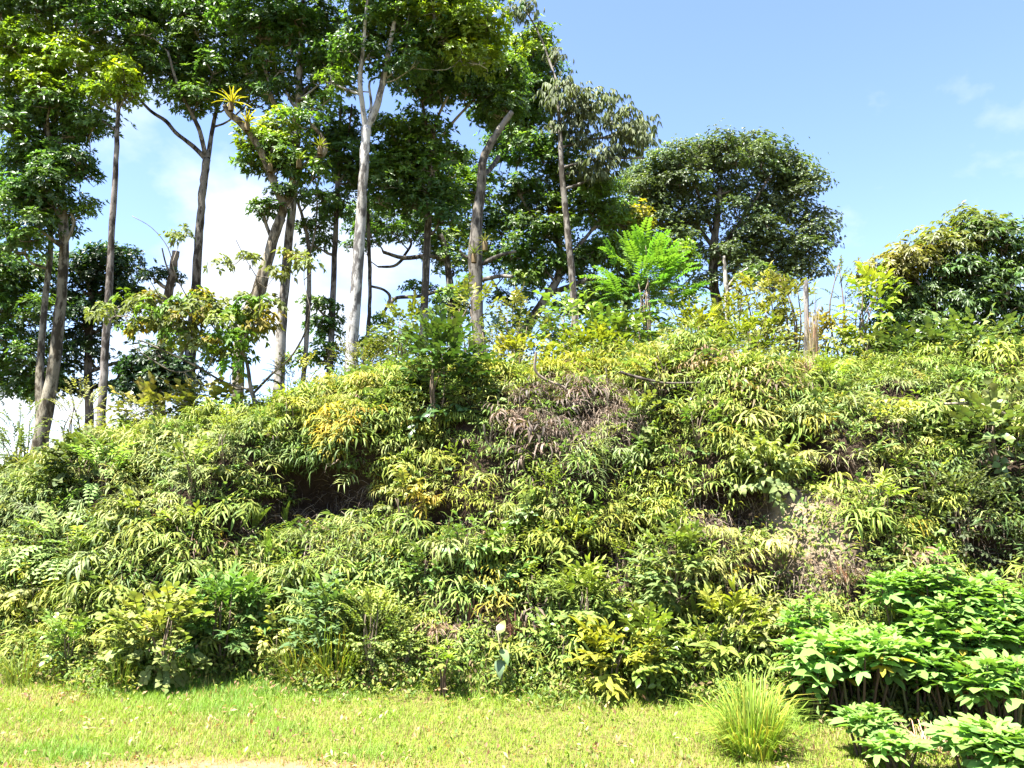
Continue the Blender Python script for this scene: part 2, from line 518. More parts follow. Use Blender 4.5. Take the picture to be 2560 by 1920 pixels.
def fan_frond(rg, L=0.34, nst=9, sl=0.19, sw=0.034, rise=1.0, drop=0.9, wide=1.0, seg=3, flat=False):
    """arching fern frond: thin rachis with pairs of drooping straps"""
    mb = MB()
    n = 6
    a = np.linspace(rise, rise - 1.5 * drop, n)
    x = np.concatenate([[0], np.cumsum(np.cos(a[:-1]))]) * L / (n - 1)
    z = np.concatenate([[0], np.cumsum(np.sin(a[:-1]))]) * L / (n - 1)
    pts = np.stack([x, 0 * x, z], 1)
    if not flat: tube(mb, pts, np.linspace(0.004, 0.0015, n), 3, (0.75, 0.7, 0.5), False)
    for i in range(nst):
        u = 0.38 + 0.62 * i / (nst - 1)
        p = np.array([np.interp(u * (n - 1), np.arange(n), pts[:, j]) for j in range(3)])
        side = -1 if i % 2 else 1
        yaw = side * (1.25 - 0.75 * (u - 0.3) * 1.3) * wide * rg.uniform(0.75, 1.2)
        if i == nst - 1: yaw *= 0.1
        ll = 1.55 * sl * rg.uniform(0.65, 1.2) * (1.1 - 0.25 * abs(u - 0.6))
        s = (flat_leaf if flat else leaf_shape)(ll, sw * rg.uniform(0.8, 1.2), 'lance', seg, 0.25, rg.uniform(0.2, 0.95))
        b = rg.uniform(0.78, 1.22); yl = rg.uniform(0, 0.3)
        mb.merge(s, rotz(yaw) @ roty(rg.uniform(-0.3, 0.35)), p, 1.0, (b * (1 + yl), b, b * (1 - 0.5 * yl)))
    return mb

def sword_frond(rg, L=0.6, n=26):
    """upright fern frond with many short leaflets in two rows"""
    mb = MB()
    m = 8
    a = np.linspace(1.45, 0.75, m)
    x = np.concatenate([[0], np.cumsum(np.cos(a[:-1]))]) * L / (m - 1)
    z = np.concatenate([[0], np.cumsum(np.sin(a[:-1]))]) * L / (m - 1)
    pts = np.stack([x, 0 * x, z], 1)
    tube(mb, pts, np.linspace(0.005, 0.002, m), 3, (0.8, 0.7, 0.4), False)
    for i in range(n):
        u = 0.12 + 0.88 * i / (n - 1)
        p = np.array([np.interp(u * (m - 1), np.arange(m), pts[:, j]) for j in range(3)])
        an = np.interp(u * (m - 1), np.arange(m), a)
        for s in (-1, 1):
            ll = 0.058 * L / 0.6 * (math.sin(math.pi * min(1, u * 0.93 + 0.05)) ** 0.5)
            t = unit(np.array([math.cos(an) * 0.35, s, math.sin(an) * 0.35]))
            wv = np.array([math.cos(an), 0, math.sin(an)]) * 0.010
            b = rg.uniform(0.85, 1.15)
            mb.add([p - wv, p + wv, p + t * ll * 0.7 + wv * 0.8, p + t * ll, p + t * ll * 0.7 - wv * 0.8],
                   [(0, 1, 2, 4)], [(4, 2, 3)], (b, b, b))
    return mb

def pinnate_frond(rg, L=0.8, n=15, ll=0.17, lw=0.05, rise=0.7, drop=0.55):
    """long compound leaf of a tree: rachis and rows of leaflets"""
    mb = MB()
    m = 8
    a = np.linspace(rise, rise - 1.6 * drop, m)
    x = np.concatenate([[0], np.cumsum(np.cos(a[:-1]))]) * L / (m - 1)
    z = np.concatenate([[0], np.cumsum(np.sin(a[:-1]))]) * L / (m - 1)
    pts = np.stack([x, 0 * x, z], 1)
    tube(mb, pts, np.linspace(0.007, 0.002, m), 4, (0.8, 0.85, 0.6), False)
    for i in range(n):
        u = 0.2 + 0.8 * i / (n - 1)
        p = np.array([np.interp(u * (m - 1), np.arange(m), pts[:, j]) for j in range(3)])
        for s in (-1, 1):
            q = leaf_shape(ll * rg.uniform(0.85, 1.1) * (1 - 0.45 * max(0, u - 0.55) / 0.45), lw, 'lance', 2, 0.2, rg.uniform(0.15, 0.4))
            b = rg.uniform(0.8, 1.2)
            mb.merge(q, rotz(s * rg.uniform(0.95, 1.2)) @ roty(-0.1), p, 1.0, (b, b, b))
    return mb

def rosette_leaves(mb, base, dirs, nrm, L, W, col, droop):
    """many diamond leaves at once: base (n,3), direction (n,3), face normal (n,3)"""
    n = len(base)
    side = unit(np.cross(dirs, nrm)); nn = unit(np.cross(side, dirs))
    L = np.broadcast_to(L, (n,))[:, None]; W = np.broadcast_to(W, (n,))[:, None]
    tip = base + dirs * L - np.array([0, 0, 1.0]) * droop * L
    mid = base + dirs * L * 0.5 + nn * W * 0.15
    V = np.stack([base, mid + side * W / 2, tip, mid - side * W / 2], 1).reshape(-1, 3)
    o = np.arange(n) * 4
    t = np.concatenate([np.stack([o, o + 1, o + 2], 1), np.stack([o, o + 2, o + 3], 1)])
    mb.add(V, None, t, np.repeat(col, 4, axis=0))

def clump(seed, r, leafL, leafW, nros, per=7, flat=0.72, droop=0.12, hang=0.0, young=(2.8, 2.2, 1.0), inner=0.18, zmin=-0.3, spread=1.0):
    """dome of leaf whorls at the end of a branch, radius r metres"""
    rg = np.random.RandomState(seed)
    mb = MB()
    d = unit(rg.normal(size=(nros * 3, 3)) + np.array([0, 0, 0.35]))
    d = d[d[:, 2] > zmin][:nros]
    n = len(d)
    lump = 1 + 0.22 * np.sin(d[:, 0] * 5 + seed) * np.sin(d[:, 1] * 5 + 2 * seed) + 0.12 * np.sin(d[:, 2] * 9 + seed)
    rad = r * lump * np.where(rg.rand(n) < inner, rg.uniform(0.35, 0.8, n), np.where(rg.rand(n) < 0.16, rg.uniform(1.05, 1.4, n), rg.uniform(0.82, 1.05, n)))
    c = d * rad[:, None] * np.array([1, 1, flat])
    c = np.repeat(c, per, 0); dd = np.repeat(d, per, 0)
    m = len(c)
    lean = unit(dd + np.array([0, 0, 0.25]))
    ref = unit(np.cross(lean, rg.normal(size=(m, 3))))
    dr = unit(ref * spread + lean * rg.uniform(0.1, 0.7, (m, 1)) - np.array([0, 0, hang]))
    nr = unit(lean + 0.35 * rg.normal(size=(m, 3)) + np.array([0, 0, 0.3]))
    br = np.repeat(rg.uniform(0.7, 1.25, n), per) * rg.uniform(0.8, 1.2, m)
    yg = np.repeat(np.clip((d[:, 2] - 0.1) * 1.2, 0, 1) * (rg.rand(n) ** 1.5), per)
    col = br[:, None] * (1 + (np.array(young) - 1) * yg[:, None])  # yellow new leaves, strengthened to paint sunlight onto the clump tops as well
    rosette_leaves(mb, c, dr, nr, leafL * rg.uniform(0.7, 1.15, m), leafW * rg.uniform(0.8, 1.2, m), col, droop)
    return mb

CL = {}
def protos(kind, size, nvar, **kw):
    CL[(kind, size)] = [(clump(hash_seed(kind, size, i), **kw).mesh('leaf_clump', kw_mat(kind)), kw['r']) for i in range(nvar)]
def hash_seed(a, b, i): return sum(ord(ch) * (j + 3) for j, ch in enumerate(a + b)) % 9000 + i * 17
def kw_mat(kind): return M_SOFT if kind in ('droop', 'pale') else M_LEAF
protos('whorl', 'S', 3, r=0.27, leafL=0.12, leafW=0.042, nros=46)
protos('whorl', 'M', 4, r=0.43, leafL=0.125, leafW=0.043, nros=105)
protos('whorl', 'L', 3, r=0.80, leafL=0.13, leafW=0.045, nros=300)
protos('small', 'M', 4, r=0.56, leafL=0.085, leafW=0.045, nros=190, per=7, young=(1.5, 1.35, 1.0))
protos('small', 'S', 3, r=0.35, leafL=0.085, leafW=0.045, nros=80, per=7, young=(1.5, 1.35, 1.0))
protos('droop', 'M', 4, r=0.46, leafL=0.17, leafW=0.05, nros=34, per=6, droop=0.5, hang=1.6, young=(1.3, 1.2, 1.1), inner=0.4)
protos('willow', 'M', 4, r=0.31, leafL=0.105, leafW=0.027, nros=46, per=7, droop=0.3, hang=0.45, young=(1.6, 1.35, 0.9), inner=0.35)
protos('pale', 'S', 4, r=0.20, leafL=0.10, leafW=0.048, nros=14, per=6, droop=0.3, hang=0.25, young=(1.3, 1.1, 0.8), inner=0.4)

# ------------------------------------------------------------------ trees
class Skel:
    def __init__(self): self.p, self.r = [], []
    def add(self, path):
        for a in path: self.p.append(a[:3]); self.r.append(a[3])

def px_path(D, pts, rg, dz=0.0):
    """photo pixels (x, y, width) at D metres -> world points with radius"""
    out = []
    for i, q in enumerate(pts):
        dd = D + (q[3] if len(q) > 3 else dz * i / max(1, len(pts) - 1))
        p = at(q[0], q[1], dd)
        out.append([*p, 0.88 * q[2] / F * dd / 2])
    return out

def tree(label, D, trunk, limbs=(), masses=(), leaf='whorl', color=(0.035, 0.075, 0.02), bark=(0.2, 0.18, 0.16), seed=1,
         name='tree', group=None, pale=False, stub=False, size='M', spread=0.7, small_branch=True, flare=1.3):
    rg = np.random.RandomState(seed)
    mb_mat = M_PALE if pale else M_BARK
    tw = px_path(D, trunk, rg)
    foot = np.array(tw[0][:3])
    gz = float(height(foot[0], foot[1])) - 0.12
    if foot[2] > gz + 0.05:
        tw = [[foot[0] - 0.03 * (foot[2] - gz), foot[1], gz, tw[0][3] * flare]] + tw
    else:
        tw[0][2] = min(tw[0][2], gz)
    root = thing(name, label, 'tree', (tw[0][0], tw[0][1], tw[0][2] + 0.12), group)
    o = np.array(root.location)
    sk = Skel()
    path = smooth_path(tw, 5)
    path[1:-1, :2] += rg.normal(0, 0.004, (len(path) - 2, 2))
    m = MB(); tube(m, path[:, :3] - o, path[:, 3] * (1 + 0.03 * rg.normal(size=len(path))), 12, cap=True, wob=0.05, rg=rg)
    link('trunk', m.mesh('trunk', mb_mat, True), root, color=bark)
    sk.add(path[len(path) // 3:])
    for i, lm in enumerate(limbs):
        lp = px_path(D, lm, rg, rg.uniform(-0.8, 0.8))
        pth = smooth_path(lp, 4)
        m = MB(); tube(m, pth[:, :3] - o, pth[:, 3], 8, wob=0.08, rg=rg)
        link('branch', m.mesh('branch', mb_mat, True), root, color=bark)
        sk.add(pth[1:])
    cl = []
    for ms in masses:
        cx, cy, rx, ry, n = ms[:5]
        sz = ms[5] if len(ms) > 5 else size
        cc = ms[6] if len(ms) > 6 else color
        for j in range(n):
            # even spread over the mass: jittered sunflower pattern
            q = math.sqrt((j + 0.5) / n); an = j * 2.39996 + rg.uniform(0, 0.8)
            dx, dy = q * math.cos(an) * rx, q * math.sin(an) * ry
            dd = D + rg.uniform(-1, 1) * spread * rx / F * D * 1.2
            cl.append((at(cx + dx, cy + dy, dd), sz, cc))
    P0 = np.array(sk.p)
    cl.sort(key=lambda c: np.min(np.linalg.norm(P0 - c[0], axis=1)))
    for c, sz, cc in cl:
        me, r = CL[(leaf, sz)][rg.randint(len(CL[(leaf, sz)]))]
        s = rg.uniform(0.8, 1.15)
        if True:
            P_ = np.array(sk.p)
            d = np.linalg.norm(P_ - c, axis=1) + 1.2 * np.clip(P_[:, 2] - c[2] + 0.25, 0, 9)
            b = int(np.argmin(d)); p = P_[b]; r0 = min(sk.r[b] * 0.6, 0.05)
            mid = p * 0.5 + c * 0.5 + rg.normal(0, 0.10, 3) * np.linalg.norm(c - p) + np.array([0, 0, -0.06]) * np.linalg.norm(c - p)
            pth = smooth_path([[*p, r0], [*mid, r0 * 0.75], [*c, 0.012]], 3)
            m = MB(); tube(m, pth[:, :3] - o, pth[:, 3], 5)
            bo = link('branch', m.mesh('branch', mb_mat, True), root, color=bark)
            lc = link('leaf_clump', me, bo, c - o, rotz(rg.uniform(0, 6.28)) @ rotx(rg.normal(0, 0.15)),
                 (s, s, s * rg.uniform(0.75, 1.0)), np.array(cc) * rg.uniform(0.8, 1.2))
            lc['kind'] = 'stuff'
            sk.add(pth[2:])
            # twigs fanning into the clump
            m = MB()
            for _ in range(5):
                e = c + unit(rg.normal(size=3) + np.array([0, 0, 0.6])) * r * s * 0.75 * np.array([1, 1, 0.7])
                tube(m, np.array([c - (c - mid) * 0.15, (c + e) / 2 + rg.normal(0, 0.05, 3), e]) - o, [0.012, 0.009, 0.004], 4, cap=False)
            link('twig', m.mesh('twig', mb_mat), bo, color=bark)
    return root

DK = (0.066, 0.132, 0.033)
MD = (0.088, 0.165, 0.030)
BR = (0.16, 0.245, 0.025)  # MD and BR also paint sunlit crown tops into the leaf colour
GREY = (0.24, 0.22, 0.20)

def build_trees():
    tree('stout two-stemmed tree at the far left with a bright whorled canopy', 15.0,
         [(104, 1085, 42), (130, 950, 36), (150, 780, 30), (160, 620, 26), (148, 440, 24), (120, 330, 18), (90, 240, 12), (80, 150, 9)],
         [[(100, 1060, 26), (100, 930, 22), (110, 780, 18), (125, 640, 16), (128, 540, 11)],
          [(148, 470, 12), (190, 425, 9), (225, 390, 7)], [(140, 420, 12), (100, 370, 10), (60, 330, 7)],
          [(160, 620, 10), (185, 560, 9), (178, 535, 7)]],
         [(50, 105, 80, 30, 7, 'M', BR), (165, 140, 90, 35, 8, 'M', BR), (265, 205, 50, 35, 4, 'S', BR), (270, 165, 45, 30, 3, 'M', BR), (70, 20, 110, 35, 8), (220, 50, 80, 40, 6), (130, -50, 170, 40, 5, 'L'), (40, 190, 80, 40, 6, 'M', BR),
          (150, 235, 80, 35, 6, 'M', BR), (60, 285, 90, 45, 8), (170, 310, 70, 45, 6), (120, 395, 80, 45, 7), (205, 335, 40, 30, 3, 'S'),
          (195, 425, 40, 30, 4, 'S'), (55, 480, 90, 70, 9), (60, 590, 85, 50, 6), (200, 525, 35, 22, 3, 'S', MD), (120, 510, 50, 45, 5)],
         color=DK, bark=(0.22, 0.20, 0.16), seed=3)
    tree('tree mostly out of frame at left, one pale limb reaching in', 17.5,
         [(-70, 1110, 44), (-60, 820, 36), (-40, 700, 32), (15, 628, 26), (70, 585, 20), (118, 556, 12)],
         [[(-60, 830, 20), (0, 800, 14), (60, 780, 9)], [(-50, 960, 20), (20, 930, 14), (80, 900, 9)]],
         [(20, 700, 60, 40, 4), (40, 780, 80, 45, 7), (50, 870, 80, 45, 7), (50, 950, 80, 40, 7), (90, 690, 45, 30, 3), (-90, 650, 80, 150, 8, 'L'), (110, 980, 40, 25, 3)],
         color=DK, bark=(0.26, 0.23, 0.19), seed=4)
    tree('slender straight pole-like tree with two thin side twigs near its top', 14.3,
         [(252, 1060, 25), (262, 900, 22), (272, 740, 20), (278, 600, 18), (290, 400, 15), (296, 260, 11), (298, 190, 7)],
         [[(292, 328, 7), (262, 305, 6), (232, 282, 4)], [(295, 282, 6), (266, 265, 5), (232, 262, 4), (215, 235, 3)]],
         [(295, 190, 45, 25, 4, 'S', BR), (325, 235, 25, 22, 3, 'S', BR), (260, 235, 25, 18, 2, 'S', BR)], color=BR, bark=(0.20, 0.18, 0.17), seed=5)
    tree('dark round-crowned tree behind the slender pole tree', 18.0,
         [(222, 1075, 24), (220, 900, 22), (232, 740, 18), (250, 660, 12)],
         [[(222, 930, 12), (300, 905, 9), (340, 915, 6)]],
         [(220, 670, 65, 40, 6), (300, 680, 45, 45, 5), (190, 750, 55, 45, 5), (260, 770, 45, 45, 4), (190, 850, 45, 55, 4), (180, 960, 40, 40, 3), (290, 960, 30, 35, 3, 'S'), (330, 730, 25, 30, 2, 'S')],
         color=(0.024, 0.055, 0.018), bark=(0.16, 0.14, 0.13), seed=6)
    tree('snapped trunk with a jagged top beside leafy suckers', 15.2,
         [(398, 1045, 34), (402, 900, 30), (415, 780, 27), (430, 690, 23), (440, 628, 20)],
         [[(428, 700, 6), (412, 650, 5), (405, 620, 4)]],
         [(385, 930, 55, 40, 5), (340, 960, 40, 45, 4), (450, 960, 60, 40, 5), (410, 690, 35, 20, 2, 'S')],
         color=(0.024, 0.055, 0.018), bark=(0.27, 0.23, 0.20), seed=7)
    tree('tall dark tree whose trunk splits into three wide limbs', 15.5,
         [(465, 1045, 34), (475, 900, 32), (488, 740, 27), (497, 600, 24), (505, 500, 22), (511, 440, 22), (517, 398, 23)],
         [[(517, 400, 16), (482, 365, 14), (440, 332, 12), (415, 303, 12), (380, 280, 10), (348, 248, 7)],
          [(515, 396, 15), (500, 330, 14), (480, 285, 12), (445, 215, 9), (420, 130, 7)],
          [(520, 396, 15), (530, 330, 13), (540, 280, 12), (560, 180, 9), (565, 80, 7)]],
         [(420, 60, 100, 50, 9), (550, 50, 90, 55, 8), (410, 160, 80, 45, 7), (520, 170, 80, 50, 8), (605, 225, 60, 40, 6), (480, 245, 60, 25, 5),
          (335, 110, 50, 60, 4), (640, 150, 50, 40, 3), (330, 30, 70, 30, 4), (450, -70, 170, 50, 7, 'L')],
         color=DK, bark=(0.20, 0.18, 0.165), seed=8)
    tree('bowed tree with dark forked limbs carrying yellow bromeliads', 13.8,
         [(594, 985, 34), (598, 862, 34), (622, 780, 36), (648, 722, 38), (680, 610, 30), (702, 545, 30)],
         [[(702, 545, 26), (708, 515, 25), (690, 470, 24), (665, 405, 23), (640, 355, 22), (605, 310, 22), (575, 285, 20), (560, 262, 14)],
          [(702, 545, 22), (722, 480, 19), (742, 430, 17), (780, 402, 16), (812, 380, 15), (806, 345, 13), (780, 312, 11)],
          [(680, 600, 12), (665, 560, 10), (660, 535, 8)]],
         [(640, 345, 40, 30, 4, 'S', BR), (690, 320, 40, 35, 4, 'S', BR), (650, 400, 45, 30, 4, 'S', MD), (715, 395, 40, 50, 5, 'S', MD),
          (665, 520, 22, 12, 2, 'S'), (725, 480, 30, 25, 2, 'S'), (770, 440, 35, 40, 3, 'S', MD), (760, 300, 40, 30, 3, 'S')],
         color=DK, bark=(0.23, 0.20, 0.155), seed=9)
    tree('straight grey-trunked tree left of the thick pale one', 14.6,
         [(697, 965, 32), (705, 800, 29), (720, 620, 26), (733, 480, 25), (741, 350, 23), (747, 220, 21), (752, 100, 16), (758, 0, 11), (762, -90, 7), (765, -170, 3)],
         [[(741, 350, 12), (715, 300, 11), (685, 255, 10), (668, 190, 8), (640, 120, 6)],
          [(747, 240, 14), (790, 195, 12), (815, 120, 9), (840, 40, 7)]],
         [(625, 60, 75, 50, 6), (700, 80, 60, 45, 6), (790, 60, 60, 45, 5), (655, 175, 45, 35, 4, 'S'), (825, 150, 50, 40, 5), (700, 230, 40, 25, 3, 'S'),
          (790, 230, 45, 35, 4, 'S', MD), (730, 160, 40, 30, 2, 'S'), (700, -70, 150, 40, 6, 'L')],
         color=DK, bark=(0.30, 0.28, 0.26), seed=10)
    tree('thick pale lichen-mottled trunk forking into a high V', 13.4,
         [(878, 935, 42), (880, 850, 37), (893, 680, 34), (905, 500, 30), (912, 380, 28), (916, 318, 30)],
         [[(914, 322, 17), (907, 270, 15), (900, 200, 15), (908, 120, 12), (915, 30, 9), (925, -60, 6), (930, -140, 3)],
          [(917, 320, 22), (935, 285, 22), (950, 235, 20), (968, 150, 17), (985, 60, 13), (1002, -20, 10), (1020, -110, 6), (1030, -190, 3)],
          [(920, 310, 9), (928, 260, 8), (924, 205, 7), (955, 190, 5)],
          [(966, 160, 10), (1000, 150, 9), (1040, 95, 7)]],
         [(950, 40, 60, 40, 4), (1060, 45, 80, 45, 6, 'M', MD), (1150, 55, 80, 50, 7, 'M', BR), (1010, 170, 50, 40, 3), (1185, 130, 60, 40, 5, 'M', BR), (895, 110, 50, 40, 4),
          (850, 195, 50, 30, 4, 'S', MD), (1090, 110, 60, 30, 4), (1040, -70, 180, 45, 8, 'L')],
         color=DK, bark=(0.37, 0.36, 0.355), seed=11, pale=True)
    tree('thin crooked stem left of the second thin trunk', 14.9,
         [(755, 975, 15), (762, 900, 14), (770, 800, 14), (773, 650, 13), (764, 570, 11), (744, 505, 8)],
         [[(770, 660, 6), (790, 560, 5), (792, 470, 4), (780, 420, 3)]],
         [(785, 560, 28, 18, 2, 'S'), (800, 500, 22, 18, 2, 'S')], color=DK, bark=(0.22, 0.20, 0.18), seed=12)
    tree('thin dark trunk standing just left of the thick pale one', 15.6,
         [(822, 970, 19), (830, 800, 18), (838, 600, 16), (845, 430, 14), (850, 320, 10), (852, 240, 7)],
         [[(845, 420, 8), (870, 340, 6), (880, 260, 5)]],
         [(815, 350, 45, 35, 4), (855, 420, 45, 45, 5), (835, 520, 28, 35, 3, 'S'), (800, 600, 25, 22, 2, 'S'), (815, 800, 40, 45, 5, 'S'), (870, 330, 35, 40, 3, 'S'), (790, 900, 45, 30, 3, 'S', MD)],
         color=DK, bark=(0.19, 0.17, 0.16), seed=13)
    tree('very thin stem with a snaking bare side branch', 16.0,
         [(905, 960, 13), (920, 830, 12), (925, 720, 11), (922, 600, 11), (918, 480, 8)],
         [[(925, 715, 8), (960, 725, 8), (975, 745, 9), (960, 780, 8), (950, 790, 4)]],
         [(925, 440, 40, 30, 3, 'S'), (945, 850, 35, 45, 3, 'S', MD)], color=DK, bark=(0.2, 0.185, 0.17), seed=14)
    tree('slim straight tree under the domed yellow-tipped crown', 15.4,
         [(1056, 880, 24), (1064, 700, 22), (1070, 560, 21), (1078, 450, 20), (1082, 372, 19)],
         [[(1082, 375, 12), (1070, 330, 10), (1055, 255, 8)], [(1083, 375, 11), (1088, 310, 9), (1120, 240, 7)],
          [(1083, 372, 11), (1120, 320, 9), (1165, 270, 8), (1195, 240, 6)], [(1080, 470, 8), (1105, 455, 6)]],
         [(1075, 175, 60, 25, 5, 'M', BR), (1165, 165, 50, 35, 5, 'M', BR), (1075, 225, 65, 25, 5), (1210, 215, 45, 35, 5, 'M', MD), (1150, 230, 50, 25, 3),
          (1010, 330, 70, 40, 6, 'M', MD), (1055, 400, 70, 40, 7), (980, 420, 55, 45, 6, 'M', MD), (1010, 490, 75, 40, 7), (1100, 520, 50, 40, 5), (1130, 120, 90, 40, 6, 'M', BR), (1250, 190, 60, 40, 5, 'M', MD), (1255, 270, 45, 40, 4)],
         color=DK, bark=(0.25, 0.225, 0.20), seed=15)
    tree('broken leafless snag with a ragged slanting top', 13.2,
         [(1200, 880, 36), (1192, 760, 34), (1188, 660, 42), (1192, 560, 34), (1202, 470, 28), (1208, 400, 26), (1232, 350, 22), (1258, 310, 19), (1280, 280, 15)],
         [[(1205, 440, 16), (1228, 420, 15), (1246, 392, 14)], [(1205, 660, 14), (1245, 640, 12), (1290, 628, 8)],
          [(1205, 700, 14), (1250, 690, 12), (1280, 692, 10)], [(1185, 650, 10), (1160, 640, 8), (1150, 625, 6)]],
         [], bark=(0.16, 0.145, 0.13), seed=16, pale=True)
    tree('twisted spreading tree filling the back of the grove behind the snag', 19.0,
         [(1290, 880, 34), (1330, 800, 30), (1365, 745, 26), (1400, 680, 22), (1395, 600, 18), (1370, 500, 14)],
         [[(1375, 735, 18), (1440, 710, 16), (1490, 695, 14), (1545, 715, 9)], [(1400, 660, 14), (1460, 600, 11), (1520, 520, 8)],
          [(1395, 610, 12), (1330, 540, 10), (1280, 450, 8)], [(1370, 520, 12), (1420, 440, 9), (1480, 420, 7)], [(1340, 790, 12), (1270, 760, 9), (1230, 700, 7)]],
         [(1250, 290, 55, 50, 6), (1335, 180, 50, 60, 8, 'M', MD), (1330, 270, 55, 50, 8, 'M', MD), (1290, 370, 75, 45, 9), (1385, 400, 50, 50, 6, 'M', MD), (1170, 470, 60, 50, 7, 'M', MD), (1320, 110, 50, 35, 4, 'M', BR), (1450, 450, 60, 40, 5, 'M', MD), (1360, 480, 60, 40, 5, 'M', MD), (1100, 440, 60, 60, 6), (1200, 600, 60, 60, 6, 'M', MD),
          (1290, 530, 80, 50, 9), (1400, 560, 55, 50, 7, 'M', MD), (1480, 490, 55, 45, 6, 'M', MD), (1530, 560, 35, 35, 3, 'M', MD), (1345, 670, 70, 45, 8, 'M', MD), (1445, 660, 50, 45, 6),
          (1260, 640, 55, 40, 4), (1500, 640, 45, 35, 3, 'M', MD), (1290, 740, 60, 30, 3), (1225, 210, 50, 50, 3), (1440, 760, 50, 30, 3)],
         color=DK, bark=(0.21, 0.19, 0.17), seed=17)
    tree('dark tree sending contorted bare limbs left across the sky', 18.0,
         [(1135, 890, 26), (1125, 720, 22), (1112, 620, 18), (1080, 540, 12)],
         [[(1115, 650, 13), (1070, 640, 13), (1010, 645, 13), (958, 630, 11)], [(1010, 645, 9), (985, 665, 9), (945, 667, 6)],
          [(1010, 640, 8), (1028, 610, 7), (1020, 590, 5)], [(1120, 720, 11), (1050, 740, 11), (990, 745, 11), (975, 770, 7)]],
         [(930, 555, 55, 45, 5), (1020, 580, 50, 30, 3), (1110, 640, 45, 45, 5, 'M', MD), (1060, 720, 35, 35, 2, 'S'), (1150, 740, 45, 50, 4), (900, 610, 35, 35, 3, 'S'), (1090, 780, 40, 30, 3, 'S'), (1000, 690, 30, 20, 0)],
         color=DK, bark=(0.17, 0.155, 0.15), seed=18)
    tree('airy tree with pale drooping leaves at the crown edge', 18.0,
         [(1440, 840, 22), (1425, 640, 20), (1405, 440, 17), (1400, 330, 13), (1390, 200, 9)],
         [[(1405, 420, 9), (1490, 398, 8), (1610, 395, 6)], [(1400, 370, 9), (1500, 345, 8), (1600, 340, 5)], [(1395, 270, 7), (1450, 240, 5), (1500, 215, 4)],
          [(1390, 200, 8), (1350, 90, 6), (1310, 20, 5)]],
         [(1405, 235, 50, 30, 4), (1465, 265, 60, 40, 6), (1555, 315, 50, 40, 6), (1440, 335, 55, 35, 5), (1600, 345, 25, 18, 2), (1520, 395, 50, 25, 4), (1375, 140, 20, 20, 1), (1300, 30, 35, 25, 3), (1480, 430, 40, 20, 2)],
         leaf='droop', color=(0.13, 0.16, 0.085), bark=(0.2, 0.185, 0.17), seed=19)
    tree('golden-tipped low tree peeking out beside the big round one', 20.0,
         [(1560, 850, 20), (1570, 700, 18), (1580, 600, 14)], [],
         [(1580, 560, 45, 22, 5, 'M', (0.18, 0.18, 0.022)), (1530, 545, 40, 25, 4, 'M', MD), (1600, 630, 55, 40, 6, 'M', MD), (1520, 640, 50, 45, 5, 'M', MD), (1540, 730, 60, 45, 6), (1640, 720, 55, 40, 5), (1480, 770, 50, 40, 4), (1690, 650, 45, 35, 4, 'M', MD)],
         color=MD, bark=(0.18, 0.165, 0.15), seed=20)
    tree('broad round-crowned tree standing alone at right against the blue', 22.5,
         [(1800, 820, 32), (1786, 720, 27), (1784, 630, 24), (1792, 550, 20), (1800, 470, 15)],
         [[(1785, 650, 14), (1840, 570, 11), (1895, 490, 8), (1930, 430, 6)], [(1785, 620, 14), (1720, 540, 11), (1650, 490, 8), (1600, 470, 6)],
          [(1788, 600, 10), (1750, 500, 8), (1730, 430, 6)], [(1795, 760, 10), (1830, 710, 9), (1850, 640, 8), (1930, 600, 6)], [(1790, 690, 9), (1880, 660, 7), (1990, 640, 5)]],
         [(1640, 440, 75, 40, 10), (1735, 400, 75, 35, 10), (1830, 388, 85, 35, 11), (1925, 418, 55, 45, 9), (1995, 460, 45, 45, 8), (1610, 500, 55, 45, 9), (1715, 480, 60, 35, 7), (1690, 570, 60, 40, 6), (1870, 520, 60, 35, 5), (1840, 660, 70, 35, 6), (1940, 690, 60, 35, 6), (1700, 630, 50, 35, 4),
          (1815, 465, 70, 30, 4), (1955, 535, 75, 40, 8), (2040, 580, 30, 45, 5), (1880, 605, 75, 40, 8), (1960, 625, 65, 35, 6), (1760, 550, 50, 35, 3), (1640, 540, 40, 25, 3), (1800, 635, 50, 30, 3), (2020, 680, 40, 30, 3), (1770, 700, 30, 30, 2)],
         leaf='small', color=(0.095, 0.135, 0.055), bark=(0.13, 0.115, 0.10), seed=21)
    tree('thin whitish stem right of the round tree trunk', 20.0,
         [(1820, 830, 14), (1816, 740, 14), (1812, 670, 10), (1810, 640, 7)], [[(1816, 720, 6), (1840, 690, 5), (1870, 670, 4)]],
         [(1840, 700, 30, 15, 1, 'S', MD), (1880, 680, 30, 15, 1, 'S', MD)], color=MD, bark=(0.5, 0.48, 0.44), seed=22, pale=True)
